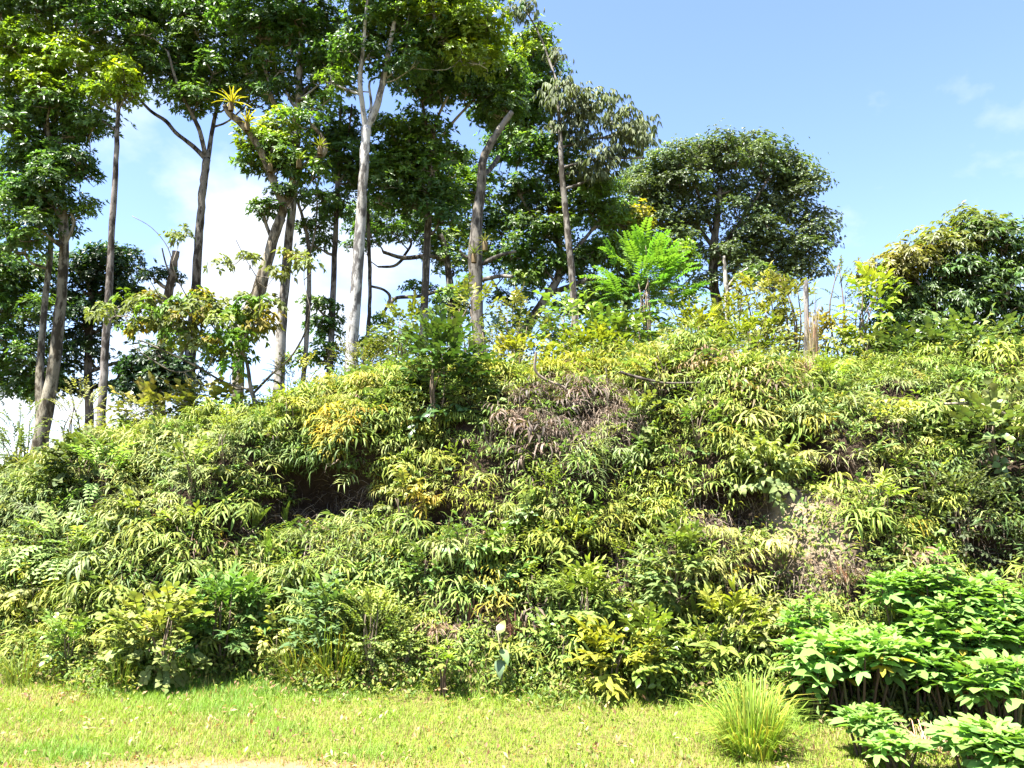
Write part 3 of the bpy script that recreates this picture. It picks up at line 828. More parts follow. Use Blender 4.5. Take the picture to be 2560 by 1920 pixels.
    tree('bushy olive tree at the right edge with hanging narrow leaves', 10.6,
         [(2440, 1010, 26), (2430, 900, 22), (2425, 800, 18), (2430, 700, 12)],
         [[(2430, 880, 14), (2360, 790, 10), (2290, 700, 7)], [(2428, 860, 14), (2500, 770, 10), (2540, 690, 7)], [(2440, 960, 12), (2330, 900, 9), (2240, 850, 6)]],
         [(2440, 575, 50, 25, 6, 'M', (0.12, 0.155, 0.05)), (2370, 610, 50, 25, 6, 'M', (0.14, 0.165, 0.05)), (2300, 655, 50, 25, 6, 'M', (0.17, 0.17, 0.05)), (2235, 690, 40, 25, 5, 'M', (0.17, 0.16, 0.05)), (2490, 610, 50, 30, 6),
          (2400, 680, 60, 30, 7), (2500, 690, 60, 35, 7), (2320, 735, 60, 30, 6), (2420, 760, 60, 35, 6), (2250, 770, 50, 40, 6), (2520, 780, 55, 40, 6), (2340, 820, 60, 35, 6), (2450, 850, 60, 40, 6), (2240, 860, 50, 40, 5), (2540, 880, 50, 50, 6),
          (2340, 910, 60, 35, 6), (2440, 950, 70, 35, 6), (2550, 980, 50, 40, 5), (2620, 720, 60, 120, 8), (2230, 940, 40, 30, 4), (2545, 640, 20, 20, 2)],
         leaf='willow', color=(0.075, 0.130, 0.042), bark=(0.15, 0.12, 0.10), seed=23, spread=0.6)

build_trees()

# ------------------------------------------------------------------ bromeliads perched on the limbs
def bromeliad(px, py, D, s, color, label, seed):
    rg = np.random.RandomState(seed)
    p = at(px, py, D)
    t = thing('bromeliad', label, 'bromeliad', p, 'bromeliads growing on the forked limbs')
    me = leaf_shape(0.34, 0.045, 'strap', 4, 0.3, 0.35).mesh('leaf', M_SOFT)
    m = MB(); tube(m, [(0, 0, -0.12), (0, 0, 0.0), (0, 0, 0.06)], [0.05, 0.055, 0.03], 7, (0.5, 0.42, 0.3))
    link('base', m.mesh('base', M_STEM), t, color=(0.2, 0.17, 0.1))
    n = 20
    for i in range(n):
        el = 1.25 - 1.15 * i / n
        link('leaf', me, t, (0, 0, 0.02), rotz(i * 2.4) @ roty(-el), s * rg.uniform(0.8, 1.1), np.array(color) * rg.uniform(0.8, 1.2))

bromeliad(578, 262, 13.2, 1.15, (0.30, 0.27, 0.03), 'largest yellow bromeliad, at the tip of the dark left limb', 1)
bromeliad(618, 312, 13.3, 1.0, (0.34, 0.29, 0.025), 'golden bromeliad a little below the limb tip', 2)
bromeliad(676, 415, 13.45, 0.7, (0.10, 0.14, 0.03), 'small green bromeliad halfway down the dark limb', 3)
bromeliad(748, 405, 13.5, 0.7, (0.15, 0.2, 0.03), 'small lime bromeliad in the crook of the right limb', 4)
bromeliad(800, 372, 13.5, 0.75, (0.16, 0.18, 0.03), 'bromeliad at the elbow of the right limb', 5)
bromeliad(1185, 640, 12.75, 0.8, (0.07, 0.09, 0.03), 'dull green bromeliad clinging to the broken snag', 6)
bromeliad(1212, 610, 12.8, 0.6, (0.12, 0.12, 0.05), 'straw-coloured bromeliad higher on the broken snag', 7)

# ------------------------------------------------------------------ shrubs and saplings
def spray(seed, n, L, W, kind, twig=0.3, seg=3, droop=0.25, up=0.5, alt=True):
    """leafy twig along +X"""
    rg = np.random.RandomState(seed)
    mb = MB()
    m = 5
    a = np.linspace(up, up - 0.6, m)
    x = np.concatenate([[0], np.cumsum(np.cos(a[:-1]))]) * twig / (m - 1)
    z = np.concatenate([[0], np.cumsum(np.sin(a[:-1]))]) * twig / (m - 1)
    pts = np.stack([x, 0 * x, z], 1)
    tube(mb, pts, np.linspace(0.005, 0.0025, m), 3, (0.6, 0.55, 0.4), False)
    for i in range(n):
        u = 0.2 + 0.8 * i / max(1, n - 1)
        p = np.array([np.interp(u * (m - 1), np.arange(m), pts[:, j]) for j in range(3)])
        s = leaf_shape(L * rg.uniform(0.75, 1.1), W * rg.uniform(0.85, 1.1), kind, seg, 0.2, droop * rg.uniform(0.5, 1.5))
        b = rg.uniform(0.75, 1.25); yl = rg.uniform(0, 0.35) * u
        yaw = (1 if i % 2 else -1) * rg.uniform(0.6, 1.3) if i < n - 1 else rg.uniform(-0.2, 0.2)
        mb.merge(s, rotz(yaw) @ rotx(rg.uniform(-0.5, 0.5)) @ roty(rg.uniform(-0.5, 0.3)), p, 1.0, (b * (1 + yl), b, b * (1 - yl * 0.4)))
    return mb

SPR = {}
def mk_spr(key, mat, nvar=3, **kw):
    SPR[key] = [spray(100 + 7 * i + len(key), **kw).mesh('leafy_twig', mat) for i in range(nvar)]
mk_spr('glossy', M_GLOSS, n=9, L=0.085, W=0.042, kind='oval', twig=0.26)
mk_spr('round', M_SOFT, n=9, L=0.07, W=0.06, kind='round', twig=0.26)
mk_spr('lance', M_SOFT, n=10, L=0.13, W=0.034, kind='lance', twig=0.22, droop=0.35)
mk_spr('tiny', M_SOFT, n=12, L=0.045, W=0.022, kind='oval', twig=0.24)
mk_spr('big', M_GLOSS, n=6, L=0.17, W=0.075, kind='oval', twig=0.28, droop=0.4)
mk_spr('vine', M_GLOSS, n=7, L=0.10, W=0.085, kind='heart', twig=0.34)
mk_spr('limp', M_SOFT, n=9, L=0.10, W=0.048, kind='lance', twig=0.26, droop=0.7)
PINN = [pinnate_frond(np.random.RandomState(i), 0.62, 10, 0.17, 0.062, 0.6, 0.5).mesh('leaf', M_SOFT) for i in range(3)]
PINS = [pinnate_frond(np.random.RandomState(9 + i), 0.42, 7, 0.10, 0.042, 0.5, 0.6).mesh('leaf', M_SOFT) for i in range(3)]

def shrub(label, px, base_py, D, top_py, wpx, kind='glossy', n=26, color=(0.06, 0.11, 0.03), seed=1, name='shrub', cat='shrub', group=None,
          stem=(0.13, 0.10, 0.07), dense=0.0, low=0.15, lean=0.0, sc=1.0, stems=4):
    """leafy bush rooted on the land; D None means where the sight line meets the bank"""
    rg = np.random.RandomState(seed)
    if D is None:
        h = hit(px, base_py); x, y = h[0], h[1]
    else:
        h = at(px, base_py, D); x, y = h[0], D
    g = gpos(x, y); y0 = g[1]
    topz = at(px, top_py, y)[2]
    H = max(0.15, topz - g[2]); W = wpx / F * y / 2
    root = thing(name, label, cat, g, group)
    m = None
    tips = []
    for i in range(stems):
        an = rg.uniform(0, 6.28); rr = W * 0.5 * rg.uniform(0.2, 1)
        e = np.array([math.cos(an) * rr + lean * H, math.sin(an) * rr * 0.8 - 0.05, H * rg.uniform(0.6, 0.95)])
        md = e * 0.5 + rg.normal(0, 0.05, 3) * H
        pth = smooth_path([[0, 0, -0.05, 0.014], [*md, 0.011], [*e, 0.005]], 3)
        m = MB(); tube(m, pth[:, :3], pth[:, 3] * (0.6 + 0.3 * min(H, 2)), 5)
        link('stem', m.mesh('stem', M_STEM, True), root, color=stem)
        tips += [p[:3] for p in pth[3:]]
    tips = np.array(tips)
    for i in range(int(n * 1.5)):
        d = unit(rg.normal(size=3) + np.array([0, -0.25, 0.25]))
        q = rg.uniform(0.35, 1) ** 0.5
        c = np.array([d[0] * W * q + lean * H * 0.7, d[1] * W * 0.75 * q, H * (low + (1 - low) * (0.5 + 0.5 * d[2] * q))]) * np.array([0.8, 0.8, 0.93])
        yaw = math.atan2(d[1], d[0]) + rg.normal(0, 0.5)
        me = SPR[kind][rg.randint(len(SPR[kind]))] if kind in SPR else (PINN if kind == 'pinn' else PINS)[rg.randint(3)]
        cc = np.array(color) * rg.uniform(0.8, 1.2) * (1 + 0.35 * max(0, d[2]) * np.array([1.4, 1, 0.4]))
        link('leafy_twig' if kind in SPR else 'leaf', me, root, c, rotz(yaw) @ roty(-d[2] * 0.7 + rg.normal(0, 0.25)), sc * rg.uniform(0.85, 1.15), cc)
    return root

YG = (0.135, 0.19, 0.035)
LG = (0.11, 0.17, 0.035)
PG_ = (0.17, 0.21, 0.075)
def build_shrubs():
    S = shrub
    S('dark glossy bush bulging from the middle of the bank crest', 1095, 1075, None, 815, 200, 'glossy', 85, (0.045, 0.095, 0.024), 31, low=0.0, stems=6, sc=1.25)
    S('yellow-tipped young bush left of the dark glossy bush', 1005, 960, 10.2, 770, 130, 'glossy', 34, (0.10, 0.14, 0.03), 32)
    S('upright twiggy sapling against the broken snag', 1175, 930, 10.8, 700, 120, 'glossy', 26, (0.11, 0.15, 0.035), 33)
    S('pale loose sapling right of the snag', 1290, 900, 11.2, 730, 140, 'glossy', 24, (0.12, 0.15, 0.05), 34)
    S('fresh green broad-leaved sapling before the twisted tree', 1420, 900, 11.0, 735, 150, 'big', 28, (0.10, 0.18, 0.035), 35)
    S('bright feathery tree with long compound leaves', 1620, 900, 11.4, 605, 270, 'pinn', 84, (0.088, 0.185, 0.03), 36, low=0.25, stems=7, sc=0.72, name='sapling', cat='tree')
    S('low green bush under the feathery tree', 1540, 900, 10.6, 800, 160, 'big', 26, (0.09, 0.15, 0.03), 37)
    S('yellowish willowy shrub right of the round tree trunk', 1900, 930, 11.5, 670, 170, 'lance', 46, (0.15, 0.175, 0.04), 38)
    S('second willowy shrub nearer the tall dry stalks', 1980, 930, 11.0, 665, 120, 'lance', 30, (0.13, 0.155, 0.05), 39)
    S('thin whip-like sapling outlined on the blue', 2115, 940, 11.0, 620, 60, 'tiny', 26, (0.12, 0.16, 0.06), 40, stems=3)
    S('second whip-like sapling with sparse leaves', 2165, 940, 11.2, 680, 90, 'tiny', 22, (0.12, 0.15, 0.07), 41, stems=4)
    S('lime sapling with large upright leaves beside the olive tree', 2195, 920, 10.2, 665, 120, 'big', 26, (0.15, 0.225, 0.03), 42)
    S('golden-green bush on the crest below the willowy shrubs', 1880, 940, 10.5, 800, 190, 'lance', 36, YG, 43)
    S('golden-green bush left along the same crest', 1740, 930, 10.4, 790, 170, 'lance', 30, (0.14, 0.18, 0.03), 44)
    S('bright crest bush behind the dead branches', 1480, 930, 10.2, 845, 180, 'lance', 34, (0.16, 0.21, 0.03), 45)
    S('yellow-green crest bush right of the dark glossy bush', 1300, 940, 10.1, 860, 150, 'lance', 26, (0.17, 0.20, 0.035), 46)
    S('dusty crest bush under the thick pale trunk', 900, 960, 10.2, 870, 170, 'tiny', 34, (0.10, 0.12, 0.035), 47)
    S('loose weed clump at the foot of the straight grey trunk', 740, 1000, 10.1, 905, 130, 'tiny', 26, (0.15, 0.18, 0.04), 48)
    S('broad-leaved weeds on the crest left of the leaning small tree', 520, 1060, 10.0, 985, 200, 'vine', 34, (0.15, 0.18, 0.04), 49)
    S('yellowing weeds on the left crest', 380, 1085, 10.0, 1010, 170, 'vine', 26, (0.16, 0.18, 0.045), 50)
    S('airy whitish weed at the foot of the two-stemmed tree', 190, 1090, 10.6, 965, 130, 'tiny', 30, (0.16, 0.19, 0.09), 51)
    S('wispy weeds on the far left skyline', 50, 1130, 10.2, 1010, 110, 'tiny', 26, (0.09, 0.13, 0.06), 52)
    S('dull green bush at the left frame edge', 40, 1180, 9.6, 1095, 170, 'tiny', 36, (0.07, 0.11, 0.04), 53)
    S('dark leafy vine patch beneath the left crest', 205, 1210, None, 1110, 150, 'round', 34, (0.065, 0.10, 0.035), 54)
    S('pale compound-leaved sapling high on the left bank', 255, 1250, None, 1130, 110, 'pins', 12, (0.15, 0.24, 0.07), 55, stems=3, sc=0.9)
    S('pale compound-leaved sapling lower on the left bank', 165, 1450, None, 1320, 200, 'pins', 20, (0.19, 0.27, 0.09), 56, stems=4)
    S('round-leaved bush at the foot of the left bank', 400, 1700, None, 1500, 230, 'round', 70, (0.16, 0.21, 0.065), 57, low=0.0, stems=6)
    S('lance-leaved dark shrub right of the round-leaved bush', 555, 1665, None, 1455, 150, 'lance', 52, (0.075, 0.155, 0.04), 58, low=0.05, stems=5)
    S('small-leaved weedy bush at the bank foot', 930, 1700, None, 1500, 190, 'tiny', 70, (0.13, 0.19, 0.055), 59, low=0.0, stems=6)
    S('blue-green weed with narrow leaves below the big hollow', 815, 1660, None, 1470, 110, 'lance', 34, (0.09, 0.16, 0.06), 60)
    S('leafy herb under the hollow, glossy and upright', 1165, 1430, None, 1310, 100, 'big', 12, (0.08, 0.15, 0.045), 61, sc=0.6)
    S('taller glossy herb in the middle of the bank', 1270, 1450, None, 1325, 110, 'big', 16, (0.10, 0.18, 0.04), 62, sc=0.6)
    S('blue-green broad-leaved herb hanging mid-bank', 1250, 1530, None, 1420, 90, 'big', 12, (0.09, 0.17, 0.055), 63, sc=0.65)
    S('pale herb with large leaves above mid-bank', 1310, 1330, None, 1255, 80, 'big', 8, (0.12, 0.19, 0.09), 64, sc=0.65)
    S('upright narrow-leaved herb with a reddish tip', 1455, 1610, None, 1425, 120, 'lance', 26, (0.13, 0.19, 0.045), 65)
    S('pale narrow-leaved shrub in the lower middle bank', 1700, 1550, None, 1330, 150, 'lance', 44, (0.11, 0.17, 0.05), 66)
    S('rosetted herb on the middle bank', 1425, 1420, None, 1330, 110, 'lance', 18, (0.14, 0.19, 0.04), 67)
    S('yellow-flushed herb near the lawn edge', 1540, 1730, None, 1590, 130, 'lance', 26, (0.19, 0.225, 0.03), 68)
    S('green weed right of the yellow-flushed herb', 1620, 1720, None, 1560, 140, 'glossy', 28, (0.12, 0.19, 0.035), 69)
    S('leafy weed below the pale rootless patch', 1830, 1680, None, 1510, 130, 'lance', 26, (0.15, 0.20, 0.035), 70)
    S('climbing vine with big pale leaves beside the hollow', 1925, 1260, None, 1130, 130, 'limp', 30, (0.14, 0.20, 0.075), 71)
    S('broad-leaved creeper on the right bank', 2440, 1010, 9.2, 900, 160, 'vine', 22, (0.09, 0.15, 0.045), 72)
    S('creeper with round leaves at the right frame edge', 2500, 1180, None, 1020, 170, 'vine', 34, (0.10, 0.15, 0.05), 73)
    S('dark thicket low on the right bank', 2460, 1420, None, 1180, 260, 'tiny', 80, (0.06, 0.085, 0.04), 74, low=0.0, stems=7)
    S('shaded creeper under the olive tree', 2290, 1020, 9.6, 900, 150, 'vine', 26, (0.05, 0.09, 0.03), 75)
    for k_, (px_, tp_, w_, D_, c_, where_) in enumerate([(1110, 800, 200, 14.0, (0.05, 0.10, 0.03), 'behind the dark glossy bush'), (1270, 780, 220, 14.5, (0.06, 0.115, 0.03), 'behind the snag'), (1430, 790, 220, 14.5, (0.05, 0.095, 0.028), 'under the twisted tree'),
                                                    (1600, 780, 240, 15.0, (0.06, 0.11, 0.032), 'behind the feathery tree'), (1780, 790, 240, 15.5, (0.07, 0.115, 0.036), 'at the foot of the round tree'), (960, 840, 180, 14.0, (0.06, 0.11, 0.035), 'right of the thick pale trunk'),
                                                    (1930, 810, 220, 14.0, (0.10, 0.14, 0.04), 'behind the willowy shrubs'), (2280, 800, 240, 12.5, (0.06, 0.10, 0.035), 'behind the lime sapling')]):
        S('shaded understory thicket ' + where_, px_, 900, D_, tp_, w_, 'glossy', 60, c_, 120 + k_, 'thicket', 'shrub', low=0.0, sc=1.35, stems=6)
    S('dense lime bush right of the feathery tree', 1720, 920, 11.8, 720, 170, 'glossy', 44, (0.14, 0.19, 0.04), 76, low=0.0)
    S('olive bush at the foot of the thin whitish stem', 1830, 930, 12.5, 740, 170, 'lance', 44, (0.12, 0.16, 0.045), 77, low=0.0)
    S('tall yellow-green bush between the willowy shrubs', 1945, 930, 12.2, 720, 150, 'lance', 44, (0.16, 0.19, 0.05), 78, low=0.0)
    S('feathery dry-tipped bush right of the grey dead stem', 2075, 940, 10.8, 800, 150, 'lance', 36, (0.19, 0.19, 0.06), 79, low=0.0)
    S('low leafy bush at the foot of the whip-like saplings', 2160, 950, 10.3, 850, 170, 'limp', 36, (0.13, 0.18, 0.05), 80, low=0.0)
    S('dark green bush under the golden-tipped tree', 1555, 910, 13.0, 760, 180, 'glossy', 50, (0.06, 0.11, 0.03), 81, low=0.0)
    S('mid-green thicket behind the fresh broad-leaved sapling', 1380, 900, 13.0, 770, 180, 'glossy', 50, (0.07, 0.12, 0.03), 82, low=0.0)
    S('tangled bush at the foot of the snag', 1230, 910, 11.6, 790, 150, 'tiny', 44, (0.09, 0.13, 0.04), 83, low=0.0)
    S('leafy bush between the thick pale trunk and the slim tree', 975, 930, 11.8, 800, 150, 'glossy', 40, (0.09, 0.14, 0.035), 84, low=0.0)
    S('twiggy bush right at the foot of the thick pale trunk', 920, 950, 12.0, 830, 120, 'tiny', 34, (0.12, 0.15, 0.05), 85, low=0.0)
build_shrubs()
def small_herbs():
    rg = np.random.RandomState(91)
    kinds = [('tiny', 16, (0.14, 0.20, 0.05), 'fine-leaved'), ('lance', 10, (0.15, 0.22, 0.05), 'narrow-leaved'), ('glossy', 12, (0.10, 0.18, 0.045), 'glossy oval-leaved'), ('round', 12, (0.15, 0.21, 0.07), 'round-leaved'), ('limp', 10, (0.19, 0.23, 0.08), 'limp pale-leaved')]
    spots = [(120, 1260, 'on the far left upper bank'), (330, 1330, 'right of the lower compound-leaved sapling'), (460, 1400, 'above the lance-leaved dark shrub'), (90, 1540, 'low on the far left bank'), (640, 1560, 'right of the lance-leaved dark shrub'), (720, 1100, 'above the big dark hollow'), (1010, 1320, 'right of the big dark hollow'), (1060, 1480, 'low on the centre-left bank'),
             (1380, 1290, 'below the brown dead-fern patch'), (1600, 1120, 'right of the brown dead-fern patch'), (1750, 1130, 'above the right-hand hollow'), (1560, 1480, 'on the lower centre bank'), (1640, 1640, 'at the lawn edge right of centre'), (2080, 1000, 'below the tall dry stalks'), (2240, 1120, 'on the upper right bank'), (2330, 1260, 'left of the dark right-hand thicket'),
             (2200, 1320, 'right of the bare pale soil'), (1900, 1620, 'behind the spiky tussock'), (1400, 1690, 'at the lawn edge right of the very large leaves'), (1010, 1690, 'at the lawn edge left of the lone lobed herb'), (680, 1690, 'at the lawn edge by the grass clumps'), (170, 1680, 'at the far left lawn edge'), (1330, 1540, 'above the lawn edge at centre'), (480, 1230, 'on the upper left bank below the leaning tree'),
             (1760, 1690, 'at the lawn edge left of the spiky tussock'), (560, 1160, 'just below the leaning small tree'), (1650, 990, 'on the crest right of the dead branches'), (2380, 1080, 'below the olive tree')]
    for i, (px, py, where) in enumerate(spots):
        k, n, c, lk = kinds[(i * 3 + i // 5) % 5]
        hgt = rg.uniform(70, 130)
        shrub('small %s herb %s' % (lk, where), px, py, None, py - hgt, hgt * rg.uniform(0.8, 1.2), k, n, np.array(c) * rg.uniform(0.85, 1.2), 600 + i, 'herb', 'herb', sc=0.85, stems=3)
small_herbs()

# the small leaning tree with big pale leaves on the left crest
def leaning_tree():
    rg = np.random.RandomState(77)
    D = 9.7
    h = hit(650, 1050); D = h[1]
    tw = px_path(D, [(650, 1052, 15), (638, 1010, 14), (626, 965, 12), (618, 910, 10), (600, 860, 8), (590, 810, 6)], rg)
    root = thing('tree', 'small leaning tree with pale limp leaves on the left crest', 'tree', tw[0][:3])
    o = np.array(root.location)
    def part(nm, pts, s=6):
        pth = smooth_path(pts, 4); m = MB(); tube(m, pth[:, :3] - o, pth[:, 3], s, wob=0.06, rg=rg)
        link(nm, m.mesh(nm, M_BARK, True), root, color=(0.24, 0.21, 0.18)); return pth
    tw[0][2] -= 0.1
    part('trunk', tw)
    sk = []
    for lm in [[(628, 975, 8), (560, 955, 7), (500, 920, 6), (430, 885, 5), (350, 850, 4)], [(620, 940, 8), (540, 900, 6), (450, 850, 5), (380, 800, 4), (290, 790, 3)],
               [(612, 890, 7), (560, 850, 5), (520, 800, 4), (480, 760, 3)], [(632, 985, 8), (680, 935, 7), (725, 895, 6), (762, 832, 5), (775, 770, 3)],
               [(600, 860, 6), (640, 800, 5), (650, 750, 4), (640, 690, 3)], [(500, 920, 5), (440, 930, 4), (380, 900, 3), (330, 865, 3)],
               [(450, 850, 4), (420, 790, 4), (400, 745, 3), (375, 700, 2)], [(480, 765, 3), (440, 690, 3), (420, 620, 3), (380, 570, 2), (330, 540, 2)],
               [(430, 660, 3), (450, 600, 2), (455, 570, 2)], [(640, 690, 3), (610, 640, 2), (590, 600, 2)], [(775, 770, 3), (760, 700, 2), (765, 640, 2)],
               [(628, 970, 5), (560, 975, 4), (500, 960, 3), (460, 930, 3)]]:
        sk.append(part('branch', px_path(D, lm, rg, rg.uniform(-0.7, 0.5)), 5))
    cc = (0.135, 0.165, 0.06)
    for cx, cy, rx, ry, n in [(260, 790, 30, 18, 3), (350, 760, 50, 25, 7), (400, 800, 60, 30, 9), (480, 770, 55, 30, 9), (460, 840, 60, 30, 7), (560, 790, 45, 30, 7), (610, 830, 45, 35, 8), (640, 770, 40, 30, 6),
                              (660, 820, 25, 25, 3), (590, 900, 40, 30, 5), (520, 860, 40, 25, 4), (445, 590, 18, 15, 2), (700, 680, 14, 18, 2), (730, 640, 14, 18, 2), (620, 650, 12, 14, 1), (770, 660, 14, 12, 2), (340, 830, 30, 20, 3), (540, 660, 12, 10, 1)]:
        for j in range(n):
            q = math.sqrt((j + 0.5) / n); an = j * 2.4 + rg.uniform(0, 1)
            c = at(cx + q * rx * math.cos(an), cy + q * ry * math.sin(an), D + rg.uniform(-0.5, 0.5))
            me, r = CL[('pale', 'S')][rg.randint(4)]
            s = rg.uniform(0.7, 1.05)
            yg = rg.rand()
            k = np.array(cc) * rg.uniform(0.8, 1.25) * (np.array([1.5, 1.1, 0.6]) if yg > 0.85 else np.array([0.75, 1.1, 0.5]) if yg < 0.2 else 1)
            link('leaf_clump', me, root, c - o, rotz(rg.uniform(0, 6.28)), s, k)['kind'] = 'stuff'
            A = np.concatenate(sk)[:, :3]
            b = A[np.argmin(np.linalg.norm(A - c, axis=1))]
            if np.linalg.norm(b - c) > 0.15:
                m = MB(); tube(m, np.array([b, (b + c) / 2 + rg.normal(0, 0.04, 3), c]) - o, [0.007, 0.006, 0.004], 4)
                link('twig', m.mesh('twig', M_BARK), root, color=(0.24, 0.21, 0.18))
leaning_tree()

# ------------------------------------------------------------------ big lobed-leaf herbs in the right foreground
LOBE = [lobed_shape(0.14, np.random.RandomState(i), 5 if i < 4 else 3, 0.40 + 0.04 * (i % 3)).mesh('leaf', M_SOFT) for i in range(6)]
LEAF_H = leaf_shape(0.26, 0.15, 'heart', 6, 0.15, 0.3).mesh('leaf', M_GLOSS)
def lobed_plant(label, x, y, H, W, nst, per, color, seed, s=1.0, z=None):
    rg = np.random.RandomState(seed)
    g = gpos(x, y)
    root = thing('lobed_leaf_herb', label, 'herb', g, 'lobed-leaf herbs at the lawn edge')
    for i in range(nst):
        an = i * 2.4 + rg.uniform(0, 1); rr = W * math.sqrt((i + 0.5) / nst)
        top = np.array([math.cos(an) * rr, math.sin(an) * rr * 0.8, H * (1.0 - 0.25 * (rr / W) ** 2) * rg.uniform(0.85, 1.05)])
        b0 = np.array([top[0] * 0.45, top[1] * 0.45, -0.05])
        md = (b0 + top) / 2 + rg.normal(0, 0.02, 3)
        pth = smooth_path([[*b0, 0.011], [*md, 0.009], [*top, 0.005]], 4)
        m = MB(); tube(m, pth[:, :3], pth[:, 3], 5)
        so = link('stem', m.mesh('stem', M_STEM, True), root, color=(0.075, 0.05, 0.032) if rg.rand() < 0.7 else (0.10, 0.10, 0.04))
        off = rg.uniform(0, 6)
        for k in range(per):
            u = k / per
            p = top * 1.0; down = 0.0 + (0.26 * u ** 1.2) * H / 1.1
            f = 1 - down / max(H, 0.3)
            p = b0 + (top - b0) * f
            el = 0.95 - 1.05 * u
            sz = s * (0.45 + 0.75 * min(1, u * 1.6)) * rg.uniform(0.85, 1.15)
            c = np.array(color) * rg.uniform(0.75, 1.15) * (1 + (1 - u) * np.array([0.22, 0.12, -0.05]))
            if u > 0.7 and rg.rand() < 0.05: c = np.array([0.30, 0.26, 0.035])
            link('leaf', LOBE[rg.randint(6)], so, p, rotz(off + k * 2.4) @ roty(-el + rg.normal(0, 0.2)) @ rotx(rg.normal(0, 0.2)), sz, c)
    return root

def gh(px, py):                       # ground point under a pixel
    return ground_hit0(px, py)
TG = (0.14, 0.262, 0.07)
def build_lobed():
    # (stem-base pixel, top pixel y, width px, stems, leaves per stem, label)
    rows = [
        (2140, 1800, 1560, 320, 13, 13, 'widest lobed-leaf herb, its flat top catching full sun'),
        (2060, 1800, 1640, 150, 6, 12, 'lobed-leaf herb at the left end of the patch, beside the grass tussock'),
        (2290, 1800, 1590, 220, 8, 13, 'lobed-leaf herb on the right flank of the flat-topped one'),
        (2270, 1700, 1405, 130, 4, 17, 'tall narrow lobed-leaf herb rising behind the patch'),
        (2390, 1720, 1450, 200, 7, 15, 'lobed-leaf herb behind, with the broadest leaf tiers'),
        (2500, 1730, 1440, 210, 7, 15, 'tall lobed-leaf herb touching the right frame edge'),
        (2400, 1830, 1640, 190, 7, 12, 'shorter lobed-leaf herb in the right middle of the patch'),
        (2520, 1850, 1640, 180, 7, 12, 'shorter lobed-leaf herb at the right frame edge'),
        (2170, 1900, 1775, 130, 5, 11, 'low lobed-leaf herb sprouting in front of the bare stems'),
        (2240, 1935, 1840, 110, 4, 10, 'lowest lobed-leaf herb at the bottom frame edge'),
        (2450, 1960, 1810, 150, 6, 11, 'yellow-green lobed-leaf herb near the bottom right corner'),
        (2540, 1990, 1850, 150, 6, 11, 'lobed-leaf herb in the bottom right corner'),
        (2360, 1690, 1370, 100, 4, 13, 'small-leaved lobed herb with yellow flowers behind the patch'),
        (2020, 1700, 1495, 110, 4, 13, 'lobed-leaf seedling left of the patch against the bank'),
        (2460, 1780, 1530, 200, 8, 14, 'lobed-leaf herb filling the gap before the tall right-edge one'),
        (2340, 1760, 1520, 150, 6, 14, 'lobed-leaf herb between the flat-topped one and the broad tiers'),
        (2560, 1760, 1500, 150, 6, 14, 'lobed-leaf herb cut by the right frame edge at mid height'),
    ]
    for i, (px, bpy_, tpy, wpx, nst, per, lab) in enumerate(rows):
        b = hit(px, bpy_)
        H = at(px, tpy, b[1])[2] - height(b[0], b[1]); W = wpx / F * b[1] / 2
        dense_s = 1.0 if i not in (9, 8, 12, 13) else 0.75
        lobed_plant(lab, b[0], b[1], H, W, int(nst * 1.6), per + 2, np.array(TG) * (1.15 if i in (0, 1, 10, 9) else 1.0), 200 + i, dense_s)
    b = hit(1108, 1745); lobed_plant('young lobed-leaf herb alone at the lawn edge, mid-frame', b[0], b[1], 0.42, 0.13, 3, 9, (0.16, 0.24, 0.045), 230, 0.6)
    b = hit(815, 1640); lobed_plant('blue-green lobed herb below the big hollow', b[0], b[1], 0.75, 0.2, 4, 11, (0.09, 0.165, 0.07), 231, 0.75)
    # large-leaved seedling at the lawn edge
    b = hit(1250, 1745)
    g = gpos(b[0], b[1]); rg = np.random.RandomState(5)
    t = thing('large_leaf_herb', 'stalk with a few very large pale leaves at the lawn edge', 'herb', g)
    m = MB(); tube(m, [(0, 0, -0.05), (0.02, 0, 0.25), (-0.02, -0.02, 0.52)], [0.01, 0.008, 0.005], 5); link('stem', m.mesh('stem', M_STEM), t, color=(0.14, 0.13, 0.06))
    for z_, yaw, el, s, c in [(0.5, 1.2, 0.9, 0.8, (0.22, 0.26, 0.06)), (0.42, -2.2, 0.0, 0.8, (0.22, 0.23, 0.05)), (0.38, -0.9, -0.7, 0.9, (0.17, 0.26, 0.11)),
                              (0.3, -1.6, -1.0, 0.9, (0.13, 0.20, 0.10)), (0.28, 0.0, -0.5, 0.8, (0.15, 0.22, 0.09)), (0.15, -2.8, -0.2, 0.7, (0.15, 0.2, 0.06)), (0.3, 2.6, 0.2, 0.6, (0.12, 0.19, 0.06))]:
        link('leaf', LEAF_H, t, (0, 0, z_), rotz(yaw) @ roty(-el), s * 0.68, np.array(c) * 0.75)
build_lobed()

